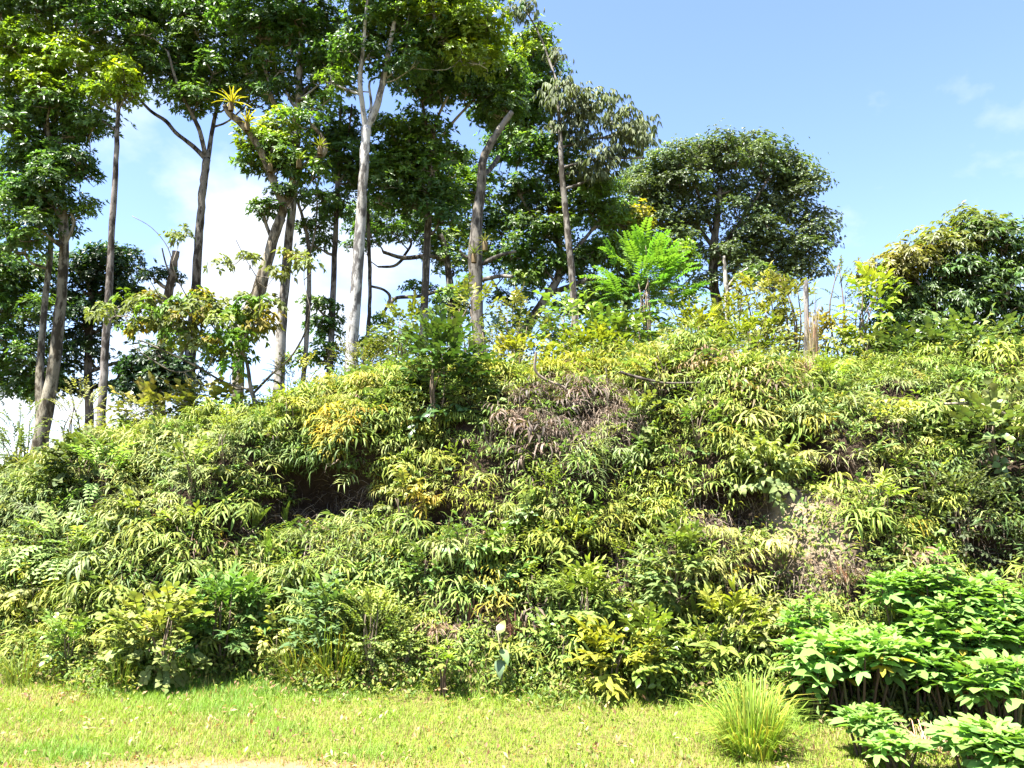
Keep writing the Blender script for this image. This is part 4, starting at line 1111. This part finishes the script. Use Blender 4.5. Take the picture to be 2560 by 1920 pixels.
# ------------------------------------------------------------------ grass tussocks and dry stalks
def tussock(label, px, py, D, H, W, n, color, seed, name='grass_tussock', group='grass tussocks', dry=False, stiff=0.5):
    rg = np.random.RandomState(seed)
    h = hit(px, py) if D is None else at(px, py, D)
    g = gpos(h[0], h[1])
    t = thing(name, label, 'grass', g, group)
    for part_i in range(6):
        mb = MB()
        m = n // 6
        an = rg.uniform(0, 6.28, m) + 0.5 * np.sin(rg.uniform(0, 6.28, m)); lean = rg.uniform(0.0, 1.7, m) ** 1.2 * W / H
        hh = H * rg.uniform(0.25, 1.1, m) * (1 + 0.22 * np.cos(an - seed)) * (1 - 0.18 * np.clip(lean * H / W, 0, 2)); r0 = np.sqrt(rg.uniform(0, 1, m)) * 0.55 * W
        base = np.stack([np.cos(an) * r0, np.sin(an) * r0, -0.03 + 0 * an], 1)
        dirx = np.stack([np.cos(an + rg.normal(0, 0.4, m)), np.sin(an + rg.normal(0, 0.4, m)), 0 * an], 1)
        sd = np.stack([-dirx[:, 1], dirx[:, 0], 0 * an], 1) * 0.0036
        P0 = base
        P1 = base + dirx * (lean * hh * 0.3)[:, None] + np.array([0, 0, 1]) * (hh * 0.55)[:, None]
        P2 = base + dirx * (lean * hh * 0.75)[:, None] + np.array([0, 0, 1]) * (hh * 0.9)[:, None]
        P3 = base + dirx * (lean * hh * 1.25)[:, None] + np.array([0, 0, 1]) * (hh * (1.0 - stiff * 0.2 * lean))[:, None]
        V = np.stack([P0 - sd, P0 + sd, P1 - sd, P1 + sd, P2 - sd * 0.7, P2 + sd * 0.7, P3], 1).reshape(-1, 3)
        o = np.arange(m)[:, None] * 7
        q = np.concatenate([o + np.array([[0, 1, 3, 2]]), o + np.array([[2, 3, 5, 4]])])
        tr = o + np.array([[4, 5, 6]])
        b = rg.uniform(0.75, 1.25, (m, 1)) * np.where(rg.rand(m, 1) < 0.2, [[1.7, 1.05, 1.3]], [[1, 1, 1]])
        mb.add(V, q, tr, np.repeat(b, 7, 0))
        link('blade_tuft', mb.mesh('blade_tuft', M_DRY if dry else M_GRASS), t, color=color)['kind'] = 'stuff'
    return t

tussock('large spiky tussock of fine grass beside the lobed-leaf patch', 1880, 1885, None, 0.44, 0.28, 1100, (0.19, 0.28, 0.035), 1)
tussock('long drooping grass clump below the big hollow', 835, 1690, None, 0.62, 0.36, 420, (0.17, 0.22, 0.03), 2)
tussock('second long grass clump left of it, shorter', 745, 1700, None, 0.45, 0.30, 300, (0.15, 0.20, 0.035), 3)
tussock('narrow grass clump in front of the round-leaved bush', 300, 1725, None, 0.42, 0.16, 260, (0.13, 0.18, 0.035), 4)
tussock('low tuft of grass at the far left bank foot', 60, 1700, None, 0.32, 0.25, 220, (0.15, 0.19, 0.04), 5)
tussock('tall dry grass stalks standing on the right crest', 2035, 905, 9.9, 1.05, 0.12, 150, (0.30, 0.25, 0.15), 6, 'dry_stalks', 'dry grass on the crest', True)
tussock('rusty dry grass tuft at the foot of the dry stalks', 2020, 960, None, 0.35, 0.2, 200, (0.22, 0.16, 0.10), 7, 'dry_stalks', 'dry grass on the crest', True)
tussock('dry hanging grass under the mid-bank ferns', 1180, 1560, None, 0.35, 0.25, 400, (0.20, 0.14, 0.10), 8, 'dry_stalks', 'dry grass on the bank', True)
tussock('straw tuft right of the hanging dry grass', 1290, 1600, None, 0.35, 0.22, 300, (0.18, 0.12, 0.08), 9, 'dry_stalks', 'dry grass on the bank', True)
tussock('straw tuft under the bare pale soil', 2110, 1450, None, 0.2, 0.2, 200, (0.25, 0.20, 0.13), 10, 'dry_stalks', 'dry grass on the bank', True)
tussock('trodden straw among the lobed herb stems', 2330, 1880, None, 0.22, 0.3, 300, (0.28, 0.22, 0.13), 11, 'dry_stalks', 'dry grass by the herbs', True)

# grey post-like dead stem by the dry stalks
g = gpos(at(2010, 900, 10.1)[0], 10.1)
m = MB()
top = at(2014, 700, 10.1) - g
tube(m, [(0, 0, -0.1), (top[0] * 0.5 + 0.02, 0, top[2] * 0.5), (top[0], 0, top[2] * 0.93), (top[0] + 0.01, 0, top[2])], [0.035, 0.034, 0.036, 0.02], 8, wob=0.12, rg=np.random.RandomState(2))
o = tag(link('dead_snag', m.mesh('dead_snag', M_PALE, True), loc=g, color=(0.24, 0.23, 0.23)), 'weathered grey dead stem upright on the right crest', 'dead stem')

# fallen dead branches over the brown patch
def dead_branch(label, D, paths, seed, col=(0.22, 0.18, 0.15)):
    rg = np.random.RandomState(seed)
    D = hit(*paths[0][len(paths[0]) // 2][:2])[1] - 0.42
    p0 = at(paths[0][0][0], paths[0][0][1], D)
    t = thing('dead_branch', label, 'branch', p0, 'dead branches on the bank')
    for i, pt in enumerate(paths):
        pth = smooth_path(px_path(D, pt, rg, 0.15), 4)
        m = MB(); tube(m, pth[:, :3] - p0, pth[:, 3] * 1.35, 5, wob=0.1, rg=rg)
        link('branch' if i == 0 else 'twig', m.mesh('branch', M_BARK, True), t, color=col)
dead_branch('long dead branch arching down across the brown patch', 8.95, [[(1340, 880, 5), (1338, 925, 6), (1365, 950, 6), (1410, 968, 6), (1440, 1000, 5), (1480, 1013, 4), (1560, 1000, 3)], [(1420, 965, 4), (1395, 995, 4), (1388, 1040, 3)], [(1380, 962, 3), (1350, 1000, 3), (1340, 1030, 2)], [(1480, 1013, 3), (1520, 1080, 3), (1560, 1140, 2)]], 1)
dead_branch('dark forked dead branch slanting up to the right', 9.4, [[(1555, 930, 9), (1590, 905, 9), (1630, 885, 8), (1670, 862, 6), (1760, 825, 4)], [(1630, 885, 5), (1660, 905, 4), (1690, 920, 3)], [(1625, 888, 4), (1640, 920, 3), (1680, 925, 2)]], 2, (0.13, 0.11, 0.10))
dead_branch('dark dead branch lying level below the forked one', 9.2, [[(1550, 930, 7), (1580, 940, 7), (1620, 950, 6), (1670, 958, 5), (1760, 955, 4), (1830, 945, 3)], [(1620, 950, 3), (1650, 975, 3), (1700, 965, 2)]], 3, (0.13, 0.11, 0.10))
dead_branch('pale curved twig among the brown ferns', 8.8, [[(1515, 920, 4), (1520, 960, 4), (1540, 968, 3)], [(1518, 945, 3), (1530, 1000, 3), (1560, 1030, 2)]], 4, (0.33, 0.28, 0.24))
dead_branch('pair of pale bare twigs left of the brown patch', 8.6, [[(1210, 1060, 4), (1215, 1100, 4), (1240, 1130, 3)], [(1232, 1060, 3), (1226, 1100, 3), (1230, 1125, 2)]], 5, (0.36, 0.32, 0.28))
dead_branch('pale curved root hanging out of the right bank', 8.3, [[(2360, 1010, 6), (2440, 1010, 8), (2500, 1030, 8), (2540, 1050, 6)], [(2500, 1030, 5), (2470, 1060, 4)]], 6, (0.38, 0.34, 0.26))

# ------------------------------------------------------------------ ferns on the bank
FR_SPEC = [(0.26, 9, 0.13, 0.024), (0.30, 11, 0.15, 0.020), (0.22, 7, 0.16, 0.026), (0.34, 13, 0.11, 0.017), (0.24, 9, 0.17, 0.016), (0.30, 9, 0.12, 0.026), (0.36, 13, 0.13, 0.014), (0.20, 7, 0.10, 0.021)]
def frond_set(seg, flat):
    out = []
    for i, (L_, n_, sl_, sw_) in enumerate(FR_SPEC):
        rg_ = np.random.RandomState(300 + i)
        out.append(fan_frond(rg_, L_, n_, sl_, sw_, rise=rg_.uniform(0.5, 1.2), drop=rg_.uniform(0.6, 1.1), seg=seg, flat=flat))
    return out
FR_ME = [f.mesh('frond', M_FERN) for f in frond_set(3, False)]
FR_AR = [f.arrays() for f in frond_set(2, True)]
SW_ME = [sword_frond(np.random.RandomState(400 + i)).mesh('frond', M_FERN) for i in range(3)]

GY_ = np.array((0.200, 0.250, 0.042)); GM = np.array((0.130, 0.202, 0.042)); GD = np.array((0.060, 0.105, 0.032))
YE = np.array((0.31, 0.275, 0.035)); BN = np.array((0.15, 0.112, 0.08)); PA = np.array((0.235, 0.285, 0.085)); OL = np.array((0.16, 0.21, 0.07)); ST = np.array((0.26, 0.215, 0.12))
# regions of differing growth on the bank: pixel centre, radii, colour, share
ZONES = [(150, 1250, 330, 180, OL, 0.75), (450, 1120, 260, 130, PA, 0.6), (250, 1500, 350, 160, GY_, 0.6), (820, 1130, 220, 120, GM, 0.6), (700, 1030, 200, 70, GY_, 0.7),
         (870, 1080, 80, 34, YE, 0.55), (1100, 1230, 90, 55, YE, 0.6), (1200, 1200, 130, 90, GY_, 0.6), (980, 1190, 150, 80, PA, 0.4), (1440, 1030, 190, 90, BN, 0.55), (1380, 1150, 130, 70, BN, 0.3), (1560, 1180, 120, 80, OL, 0.5),
         (1260, 1440, 120, 70, YE, 0.35), (1600, 1280, 160, 90, GY_, 0.7), (1830, 1400, 160, 90, PA, 0.65), (1900, 1440, 100, 60, YE, 0.25), (2150, 1060, 260, 130, PA, 0.65), (2080, 1060, 60, 40, YE, 0.3), (2450, 1250, 160, 160, GD, 0.7),
         (2100, 1380, 140, 60, ST, 0.5), (2150, 1470, 130, 50, PA, 0.6), (1460, 920, 330, 40, np.array((0.20, 0.23, 0.03)), 0.75), (1700, 1030, 160, 70, np.array((0.15, 0.20, 0.045)), 0.7), (1050, 1560, 90, 40, GY_, 0.6), (1180, 1540, 80, 40, BN, 0.6),
         (1850, 950, 200, 50, ST * 0.8, 0.3), (600, 960, 350, 50, np.array((0.19, 0.20, 0.04)), 0.6)]
def fern_color(px, py, rg):
    c = GY_ * 0.55 + GM * 0.45
    r = rg.rand()
    if r < 0.25: c = GM
    elif r < 0.33: c = PA
    elif r < 0.35: c = BN
    elif r < 0.38: c = YE * 0.8
    for cx, cy, rx, ry, col, sh in ZONES:
        if ((px - cx) / rx) ** 2 + ((py - cy) / ry) ** 2 < 1 and rg.rand() < sh:
            c = col
    # broad drifts of darker and cooler growth
    w = math.sin(px / 210.0 + 1.7 * math.sin(py / 150.0)) * math.sin(py / 120.0 - px / 330.0)
    c = c * (1 + 0.22 * w) * (np.array([0.88, 1.0, 1.15]) if w < -0.2 else 1)
    return c * rg.uniform(0.72, 1.25)

def slope_out(x, y):
    e = 0.12
    gx = (height(x + e, y) - height(x - e, y)) / (2 * e); gy = (height(x, y + e) - height(x, y - e)) / (2 * e)
    n = unit(np.array([-gx, -gy, 1.0])); return n

def fern_frond_rots(rg, n, k):
    """frond headings: fanned about the downhill direction, tipped out from the bank"""
    down = math.atan2(n[1], n[0]) if np.hypot(n[0], n[1]) > 0.15 else rg.uniform(0, 6.28)
    steep = np.hypot(n[0], n[1])
    out = []
    for i in range(k):
        yaw = down + (i - (k - 1) / 2) * (3.4 / k) * (1.7 - steep) + rg.normal(0, 0.35)
        tip = rg.uniform(-0.25, 0.35) + 0.35 * steep * rg.rand()
        out.append(rotz(yaw) @ roty(tip) @ rotx(rg.normal(0, 0.25)))
    return out

# candidate places over the whole bank, a step beyond the frame on either side
frg = np.random.RandomState(5)
cand = []
for _ in range(15000):
    x = frg.uniform(-8.8, 8.8)
    t = frg.uniform(0.10, 1.12)
    y = Yb(x) + t * (YC - Yb(x))
    g = gpos(x, y)
    if in_hollow(g, 0.72) or in_bare(g, 1.4 + 0.3 * math.sin(9 * x) * math.sin(11 * g[2])): continue
    qx, qy = project(g)
    if ((qx - 1430) / 200) ** 2 + ((qy - 1035) / 105) ** 2 < 1 and frg.rand() < 0.62: continue
    patch = math.sin(2.3 * x + 1.1 * g[2] + 2 * math.sin(1.7 * g[2] + x)) * math.sin(3.1 * g[2] - 1.3 * x + 1.5 * math.sin(2.1 * x)) + 0.6 * math.sin(6.1 * x + 4.7 * g[2]) * math.sin(5.3 * g[2] - 3.7 * x)
    if patch < -0.35 and frg.rand() < 0.6: continue
    cand.append((g, t))
picked = []
order = frg.permutation(len(cand))
def zone_name(px, py):
    v = 'upper' if py < 1130 else ('middle' if py < 1380 else 'lower')
    h_ = 'left' if px < 560 else 'left-centre' if px < 1050 else 'centre' if px < 1500 else 'right-centre' if px < 2000 else 'right'
    return v, h_
# the individually built ferns: spread evenly, only where the photograph shows them
acc = []
for i in order:
    g, t = cand[i]
    px, py = project(g)
    if not (-20 < px < 2580) or t > 1.0 or py > 1640 and px > 1900: continue
    if all(np.linalg.norm(g - a) > 0.26 for a in acc):
        acc.append(g); picked.append(i)
    if len(picked) >= 285: break
picked_set = set(picked)
def cname(c):
    if c[0] > 0.24 and c[2] < 0.06: return 'yellowed'
    if c[0] > c[1] * 1.15: return 'browned'
    if c[2] > 0.07: return 'pale'
    if c[1] < 0.12: return 'dark green'
    if c[0] > 0.9 * c[1]: return 'olive'
    return 'fresh green'
LAND = [(800, 1240, 'the big dark hollow'), (1095, 960, 'the dark glossy bush'), (1440, 1030, 'the brown dead-fern patch'), (2010, 1330, 'the bare pale soil'), (400, 1590, 'the round-leaved bush'),
        (555, 1550, 'the lance-leaved dark shrub'), (255, 1190, 'the upper compound-leaved sapling'), (165, 1380, 'the lower compound-leaved sapling'), (930, 1600, 'the small-leaved weedy bush'), (1250, 1690, 'the very large pale leaves'),
        (1700, 1440, 'the pale narrow-leaved shrub'), (1925, 1190, 'the climbing vine'), (2460, 1300, 'the dark right-hand thicket'), (648, 1050, 'the leaning small tree'), (2035, 950, 'the tall dry stalks'), (1815, 1260, 'the right-hand hollow'),
        (2140, 1640, 'the lobed-leaf patch'), (1270, 1390, 'the tall glossy herb'), (205, 1160, 'the dark vine patch'), (1455, 1520, 'the reddish-tipped herb'), (1540, 1660, 'the yellow-flushed herb'), (50, 1690, 'the far left grass tuft'),
        (1590, 910, 'the forked dead branch'), (2440, 1030, 'the pale hanging root'), (890, 950, 'the thick pale trunk'), (665, 1400, 'the tallest sword fern'), (2270, 1010, 'the olive tree'), (1180, 1560, 'the hanging dry grass'), (100, 1110, 'the two-stemmed tree'),
        (380, 1050, 'the left crest weeds'), (870, 1085, 'the yellow ferns above the hollow'), (1110, 1235, 'the yellow ferns right of the hollow')]
def fern_label(c, s0, px, py):
    d = [((px - a) / 1.3) ** 2 + (py - b) ** 2 for a, b, _ in LAND]
    i = int(np.argmin(d)); a, b, ph = LAND[i]
    far = math.sqrt(d[i]) > 110
    dx, dy = px - a, py - b
    hz = '' if abs(dx) < 0.4 * abs(dy) else ('left' if dx < 0 else 'right')
    vt = '' if abs(dy) < 0.4 * abs(dx) else ('above' if dy < 0 else 'below')
    rel = (vt + (' and ' + hz + ' of' if hz else '')) if vt else hz + ' of'
    size = 'small' if s0 < 0.7 else 'large' if s0 > 0.92 else 'mid-sized'
    return '%s %s fern %s%s %s' % (size, cname(c), 'well ' if far and vt else '' if not far else 'further ', rel, ph)
def build_ferns():
    rg = np.random.RandomState(21)
    for i in picked:
        g, t = cand[i]
        px, py = project(g)
        c = fern_color(px, py, rg)
        v, h_ = zone_name(px, py)
        k = rg.randint(6, 10); s0 = rg.uniform(0.5, 1.12)
        root = thing('fern', fern_label(c, s0, px, py), 'fern', g, 'drooping ferns covering the bank')
        n = slope_out(g[0], g[1])
        m = MB(); tube(m, [(0, 0, -0.08), (0, 0, 0.03), (n[0] * 0.05, n[1] * 0.05, 0.10)], [0.012, 0.010, 0.006], 4, (0.6, 0.5, 0.3))
        link('crown', m.mesh('crown', M_STEM), root, color=(0.12, 0.09, 0.05))
        for Rm in fern_frond_rots(rg, n, k):
            link('frond', FR_ME[rg.randint(len(FR_ME))], root, n * 0.03 + np.array([0, 0, 0.02]), Rm, s0 * rg.uniform(0.85, 1.15), c * rg.uniform(0.85, 1.15))
    # upright sword ferns in the shade of the big hollow and along the bank foot
    for j, (px, py, s, lab) in enumerate([(615, 1330, 1.0, 'upright sword fern left of the big hollow'), (690, 1330, 0.9, 'upright sword fern under the lip of the big hollow'), (665, 1430, 1.1, 'tallest upright sword fern below the big hollow'),
                                          (760, 1500, 1.0, 'upright sword fern on the lower left-centre bank'), (520, 1500, 0.9, 'upright sword fern behind the lance-leaved shrub'), (240, 1560, 0.8, 'upright sword fern on the lower left bank'),
                                          (1740, 1560, 0.7, 'upright sword fern on the lower right-centre bank'), (2100, 1640, 0.8, 'upright sword fern behind the lobed-leaf patch'), (950, 1420, 0.7, 'upright sword fern at mid-bank')]):
        h_ = hit(px, py); g = gpos(h_[0], h_[1])
        root = thing('sword_fern', lab, 'fern', g, 'upright sword ferns')
        for k in range(6):
            link('frond', SW_ME[k % 3], root, (0, 0, -0.02), rotz(rg.uniform(-3.0, 0.0)) @ roty(rg.uniform(-0.3, 0.5)), s * rg.uniform(0.4, 0.75), np.array((0.12, 0.18, 0.035)) * rg.uniform(0.8, 1.2))
build_ferns()

MIX_AR = [[spray(700 + 10 * q + i, n=n_, L=L_, W=W_, kind=k_, twig=t_, seg=2, droop=d_).arrays() for i in range(2)]
          for q, (n_, L_, W_, k_, t_, d_) in enumerate([(9, 0.05, 0.026, 'oval', 0.24, 0.2), (7, 0.11, 0.024, 'lance', 0.2, 0.35), (7, 0.065, 0.05, 'round', 0.22, 0.2), (8, 0.15, 0.012, 'lance', 0.3, 0.5)])]
def build_cover():
    rg = np.random.RandomState(22)
    mb = MB()
    for i in range(len(cand)):
        if i in picked_set: continue
        g, t = cand[i]
        px, py = project(g)
        if not (-500 < px < 3050): continue
        if (px < -60 or px > 2620) and rg.rand() < 0.3: continue
        if py > 1600 and rg.rand() < 0.6: continue
        c = fern_color(px, py, rg) * 0.92
        n = slope_out(g[0], g[1])
        s0 = rg.uniform(0.42, 0.82) * (1.0 + 0.35 * math.sin(1.9 * g[0] + 2.2 * g[2]) * math.sin(2.7 * g[2] - 1.1 * g[0]))
        if rg.rand() < 0.34:
            kind = rg.randint(4)
            cm = np.array([(0.12, 0.20, 0.05), (0.16, 0.23, 0.045), (0.10, 0.17, 0.055), (0.19, 0.23, 0.07)][kind]) * rg.uniform(0.75, 1.25)
            for Rm in fern_frond_rots(rg, n, 3):
                mb.merge(MIX_AR[kind][rg.randint(2)], Rm @ roty(rg.uniform(-0.9, 0.1)), g - n * 0.02, rg.uniform(0.7, 1.25), cm * rg.uniform(0.8, 1.2))
            continue
        for Rm in fern_frond_rots(rg, n, 3):
            mb.merge(FR_AR[rg.randint(len(FR_AR))], Rm, g - n * 0.02, s0 * rg.uniform(0.85, 1.15), c * rg.uniform(0.8, 1.2))
    o = link('fern_cover', mb.mesh('fern_cover', M_FERN), color=(1, 1, 1))
    tag(o, 'dense mat of smaller ferns between the larger clumps on the bank', 'fern', None, 'stuff')
build_cover()

# ------------------------------------------------------------------ low weeds, dry litter, lawn
def leaf_scatter(name, label, cat, pts, nrm, L, W, cols, seed, mat, per=5, tall=0.06, droop=0.2):
    rg = np.random.RandomState(seed)
    n = len(pts)
    c = np.repeat(pts, per, 0) + rg.normal(0, 0.03, (n * per, 3)) + np.repeat(nrm, per, 0) * rg.uniform(0, tall, (n * per, 1))
    dr = unit(rg.normal(size=(n * per, 3)) + np.repeat(nrm, per, 0) * 0.6)
    nr = unit(np.repeat(nrm, per, 0) + 0.5 * rg.normal(size=(n * per, 3)) + np.array([0, 0, 0.6]))
    mb = MB()
    rosette_leaves(mb, c, dr, nr, L * rg.uniform(0.6, 1.2, n * per), W * rg.uniform(0.7, 1.2, n * per), np.repeat(cols, per, 0) * rg.uniform(0.75, 1.25, (n * per, 1)), droop)
    o = link(name, mb.mesh(name, mat), color=(1, 1, 1))
    return tag(o, label, cat, None, 'stuff')

def sample_bank(n, t0, t1, seed, xr=8.8):
    rg = np.random.RandomState(seed)
    x = rg.uniform(-xr, xr, n); t = rg.uniform(t0, t1, n)
    y = Yb(x) + t * (YC - Yb(x))
    p = gpos(x, y)
    e = 0.1
    gx = (height(x + e, y) - height(x - e, y)) / (2 * e); gy = (height(x, y + e) - height(x, y - e)) / (2 * e)
    nr = unit(np.stack([-gx, -gy, np.ones(n)], 1))
    return p, nr, t, rg

p, nr, t, rg = sample_bank(15000, -0.14, 0.34, 51)
keep = ~np.array([in_hollow(q, 0.6) for q in p]) & ((t > 0) | (rg.rand(len(t)) < 0.4 * np.clip(1 + t / 0.14, 0, 1) * (1 + np.sin(p[:, 0] * 3.3 + 1.5 * np.sin(p[:, 0] * 1.7)))))
p, nr, t = p[keep], nr[keep], t[keep]
base_cols = np.array([(0.13, 0.18, 0.035), (0.10, 0.16, 0.04), (0.17, 0.19, 0.04), (0.16, 0.12, 0.06), (0.19, 0.20, 0.05)])
cols = base_cols[rg.choice(5, len(p), p=[0.35, 0.25, 0.2, 0.1, 0.1])]
leaf_scatter('weed_cover', 'low mixed weeds along the foot of the bank', 'weeds', p, nr, 0.06, 0.022, cols, 52, M_SOFT, 6, 0.14)

p, nr, t, rg = sample_bank(7000, 0.85, 2.3, 53)
cols = np.array([(0.18, 0.21, 0.035), (0.13, 0.18, 0.035), (0.22, 0.21, 0.04)])[rg.choice(3, len(p))]
leaf_scatter('crest_weeds', 'yellow-green weeds covering the crest of the bank', 'weeds', p, nr, 0.10, 0.026, cols, 54, M_SOFT, 6, 0.25)

# dry fern litter: thin curled brown strands over the bare places
def strands():
    mb = MB(); rg = np.random.RandomState(61)
    spots = []
    for cx, cy, rx, ry, n in [(1430, 1035, 200, 110, 2600), (1380, 1150, 130, 70, 350), (1180, 1550, 110, 60, 500), (1300, 1580, 90, 50, 250), (820, 1250, 150, 70, 350), (700, 1330, 120, 80, 300), (1820, 1290, 120, 80, 400), (2070, 1440, 110, 40, 200),
                              (1490, 1410, 110, 60, 350), (1730, 1490, 120, 50, 300), (1950, 1500, 90, 50, 250), (2100, 1200, 130, 70, 300), (2480, 1120, 110, 60, 200), (1550, 1560, 150, 60, 300), (300, 1500, 320, 160, 500), (1100, 1400, 500, 120, 500), (2450, 1380, 160, 80, 250), (2350, 1850, 180, 60, 200)]:
        for _ in range(n):
            q = math.sqrt(rg.rand()); an = rg.uniform(0, 6.28)
            spots.append((cx + rx * q * math.cos(an), cy + ry * q * math.sin(an)))
    spots = np.array(spots)
    # sight lines to the land, vectorised
    d = FWD + ((spots[:, :1] - 1280) / F) * RGT + ((960 - spots[:, 1:]) / F) * UPV
    s = np.full(len(d), 3.0); done = np.zeros(len(d), bool)
    for _ in range(400):
        p = CAM + s[:, None] * d
        done |= p[:, 2] < height(p[:, 0], p[:, 1])
        s = np.where(done, s, s + 0.035)
    p = gpos((CAM + s[:, None] * d)[:, 0], (CAM + s[:, None] * d)[:, 1])
    n = len(p)
    L = rg.uniform(0.08, 0.32, n)
    h0 = unit(rg.normal(size=(n, 3)) * np.array([1, 0.6, 0.5]) + np.array([0, -0.7, 0.4]))
    sd = unit(np.cross(h0, rg.normal(size=(n, 3)))) * rg.uniform(0.0015, 0.004, (n, 1))
    curl = rg.uniform(0.2, 1.1, n)[:, None]
    g = np.array([0, 0, -1.0])
    side = unit(rg.normal(size=(n, 3))) * 0.3
    P0 = p - h0 * 0.02; P1 = P0 + (h0) * L[:, None] * 0.4; P2 = P1 + unit(h0 + g * curl + side) * L[:, None] * 0.35; P3 = P2 + unit(h0 * 0.5 + g * curl * 2 + side) * L[:, None] * 0.35
    V = np.stack([P0 - sd, P0 + sd, P1 - sd, P1 + sd, P2 - sd, P2 + sd, P3 - sd * 0.4, P3 + sd * 0.4], 1).reshape(-1, 3)
    o = np.arange(n)[:, None] * 8
    q = np.concatenate([o + np.array([[0, 1, 3, 2]]), o + np.array([[2, 3, 5, 4]]), o + np.array([[4, 5, 7, 6]])])
    base = np.array([(0.19, 0.145, 0.11), (0.26, 0.205, 0.155), (0.13, 0.095, 0.072), (0.29, 0.24, 0.185)])[rg.choice(4, n)]
    mb.add(V, q, None, np.repeat(base, 8, 0))
    o = link('dry_litter', mb.mesh('dry_litter', M_DRY), color=(1, 1, 1))
    tag(o, 'tangle of dry brown fern stalks and litter on the bank', 'litter', None, 'stuff')
strands()

def lawn():
    rg = np.random.RandomState(71)
    n = 330000
    # thicker towards the camera's side, where blades show largest
    x = rg.uniform(-6.2, 6.2, n); y = rg.uniform(4.1, 8.4, n)
    ok = (y < Yb(x) + 0.35)
    x, y = x[ok], y[ok]
    def fbm(x, y, s, seed):
        r = np.random.RandomState(seed); v = 0
        for o in range(4):
            a = r.uniform(0, 6.28, 4)
            f = s * 1.9 ** o
            v = v + (np.sin(x * f + a[0] + 1.7 * np.sin(y * f * 0.7 + a[1])) * np.sin(y * f * 1.1 + a[2] + 1.3 * np.sin(x * f * 0.6 + a[3]))) / 1.6 ** o
        return v
    d1 = fbm(x, y, 1.6, 1); d2 = fbm(x, y, 4.0, 2)
    pdirt = np.clip(1.25 - np.sqrt(((x - pd[0]) / 1.2) ** 2 + ((y - pd[1]) / 0.2) ** 2), 0, 1)
    ok = rg.rand(len(x)) > 0.25 * np.clip(d2 * 0.6, 0, 1) + 0.85 * pdirt
    x, y, d1, d2, pdirt = x[ok], y[ok], d1[ok], d2[ok], pdirt[ok]
    n = len(x)
    px, py = project(np.stack([x, y, 0 * x], 1))
    lush = np.exp(-(((px - 520) / 170) ** 2 + ((py - 1730) / 40) ** 2)) + np.exp(-(((px - 150) / 150) ** 2 + ((py - 1890) / 25) ** 2)) + 0.6 * np.exp(-(((px - 880) / 130) ** 2 + ((py - 1900) / 30) ** 2))
    edge = np.clip(1 - (Yb(x) - y) / 0.35, 0, 1)
    H = (0.026 + 0.018 * rg.rand(n)) * np.where(rg.rand(n) < 0.03, rg.uniform(1.5, 2.6, n), 1) * (1 + 0.25 * np.clip(d2, -1, 1)) * (1 + 0.9 * lush + 1.3 * edge * rg.rand(n) + 0.25 * d1 * 0.5)
    an = rg.uniform(0, 6.28, n)
    lean = rg.uniform(0.2, 1.3, n)
    z = height(x, y) - 0.004
    base = np.stack([x, y, z], 1)
    dr = np.stack([np.cos(an), np.sin(an), 0 * an], 1)
    sd = np.stack([-dr[:, 1], dr[:, 0], 0 * an], 1) * rg.uniform(0.0016, 0.0034, n)[:, None]
    tip = base + dr * (lean * H)[:, None] + np.array([0, 0, 1.0]) * H[:, None]
    V = np.stack([base - sd, base + sd, tip], 1).reshape(-1, 3)
    t = np.arange(n)[:, None] * 3 + np.array([[0, 1, 2]])
    g1, g2, g3, g4 = np.array((0.20, 0.27, 0.024)), np.array((0.115, 0.22, 0.026)), np.array((0.32, 0.26, 0.085)), np.array((0.22, 0.135, 0.07))
    wl_ = np.clip(lush * 0.9 + 0.45 * edge + 0.30 * d1 + 0.18 * d2, 0, 1)[:, None]
    c = g1 * (1 - wl_) + g2 * wl_
    dryp = np.clip(0.05 + 0.30 * fbm(x, y, 2.6, 7) - 0.15 * lush, 0, 0.75) + 0.5 * pdirt
    r = rg.rand(n)
    c = np.where((r < dryp)[:, None], g3, c); c = np.where((r < dryp * 0.3)[:, None], g4, c)
    c = c * rg.uniform(0.75, 1.25, (n, 1))
    mb = MB(); mb.add(V, None, t, np.repeat(c, 3, 0))
    o = link('lawn_grass', mb.mesh('lawn_grass', M_GRASS), color=(1, 1, 1))
    tag(o, 'short sunlit lawn grass in front of the bank', 'grass', None, 'stuff')
lawn()

# fallen leaves, clippings and small rosette weeds on the lawn
rg = np.random.RandomState(81)
n_ = 1500
x_ = rg.uniform(-5.5, 5.5, n_); y_ = rg.uniform(4.3, 7.4, n_)
ok_ = y_ < Yb(x_) + 0.1
pts_ = np.stack([x_, y_, height(x_, y_) + 0.022], 1)[ok_]
up_ = np.tile([[0, 0, 1.0]], (len(pts_), 1))
cols_ = np.array([(0.30, 0.20, 0.10), (0.22, 0.13, 0.07), (0.34, 0.29, 0.14), (0.15, 0.23, 0.04), (0.10, 0.18, 0.035)])[rg.choice(5, len(pts_), p=[0.2, 0.15, 0.2, 0.25, 0.2])]
leaf_scatter('lawn_litter', 'scattered dry leaves, clippings and tiny weeds on the lawn', 'litter', pts_, up_, 0.05, 0.02, cols_, 82, M_SOFT, 3, 0.012, 0.1)
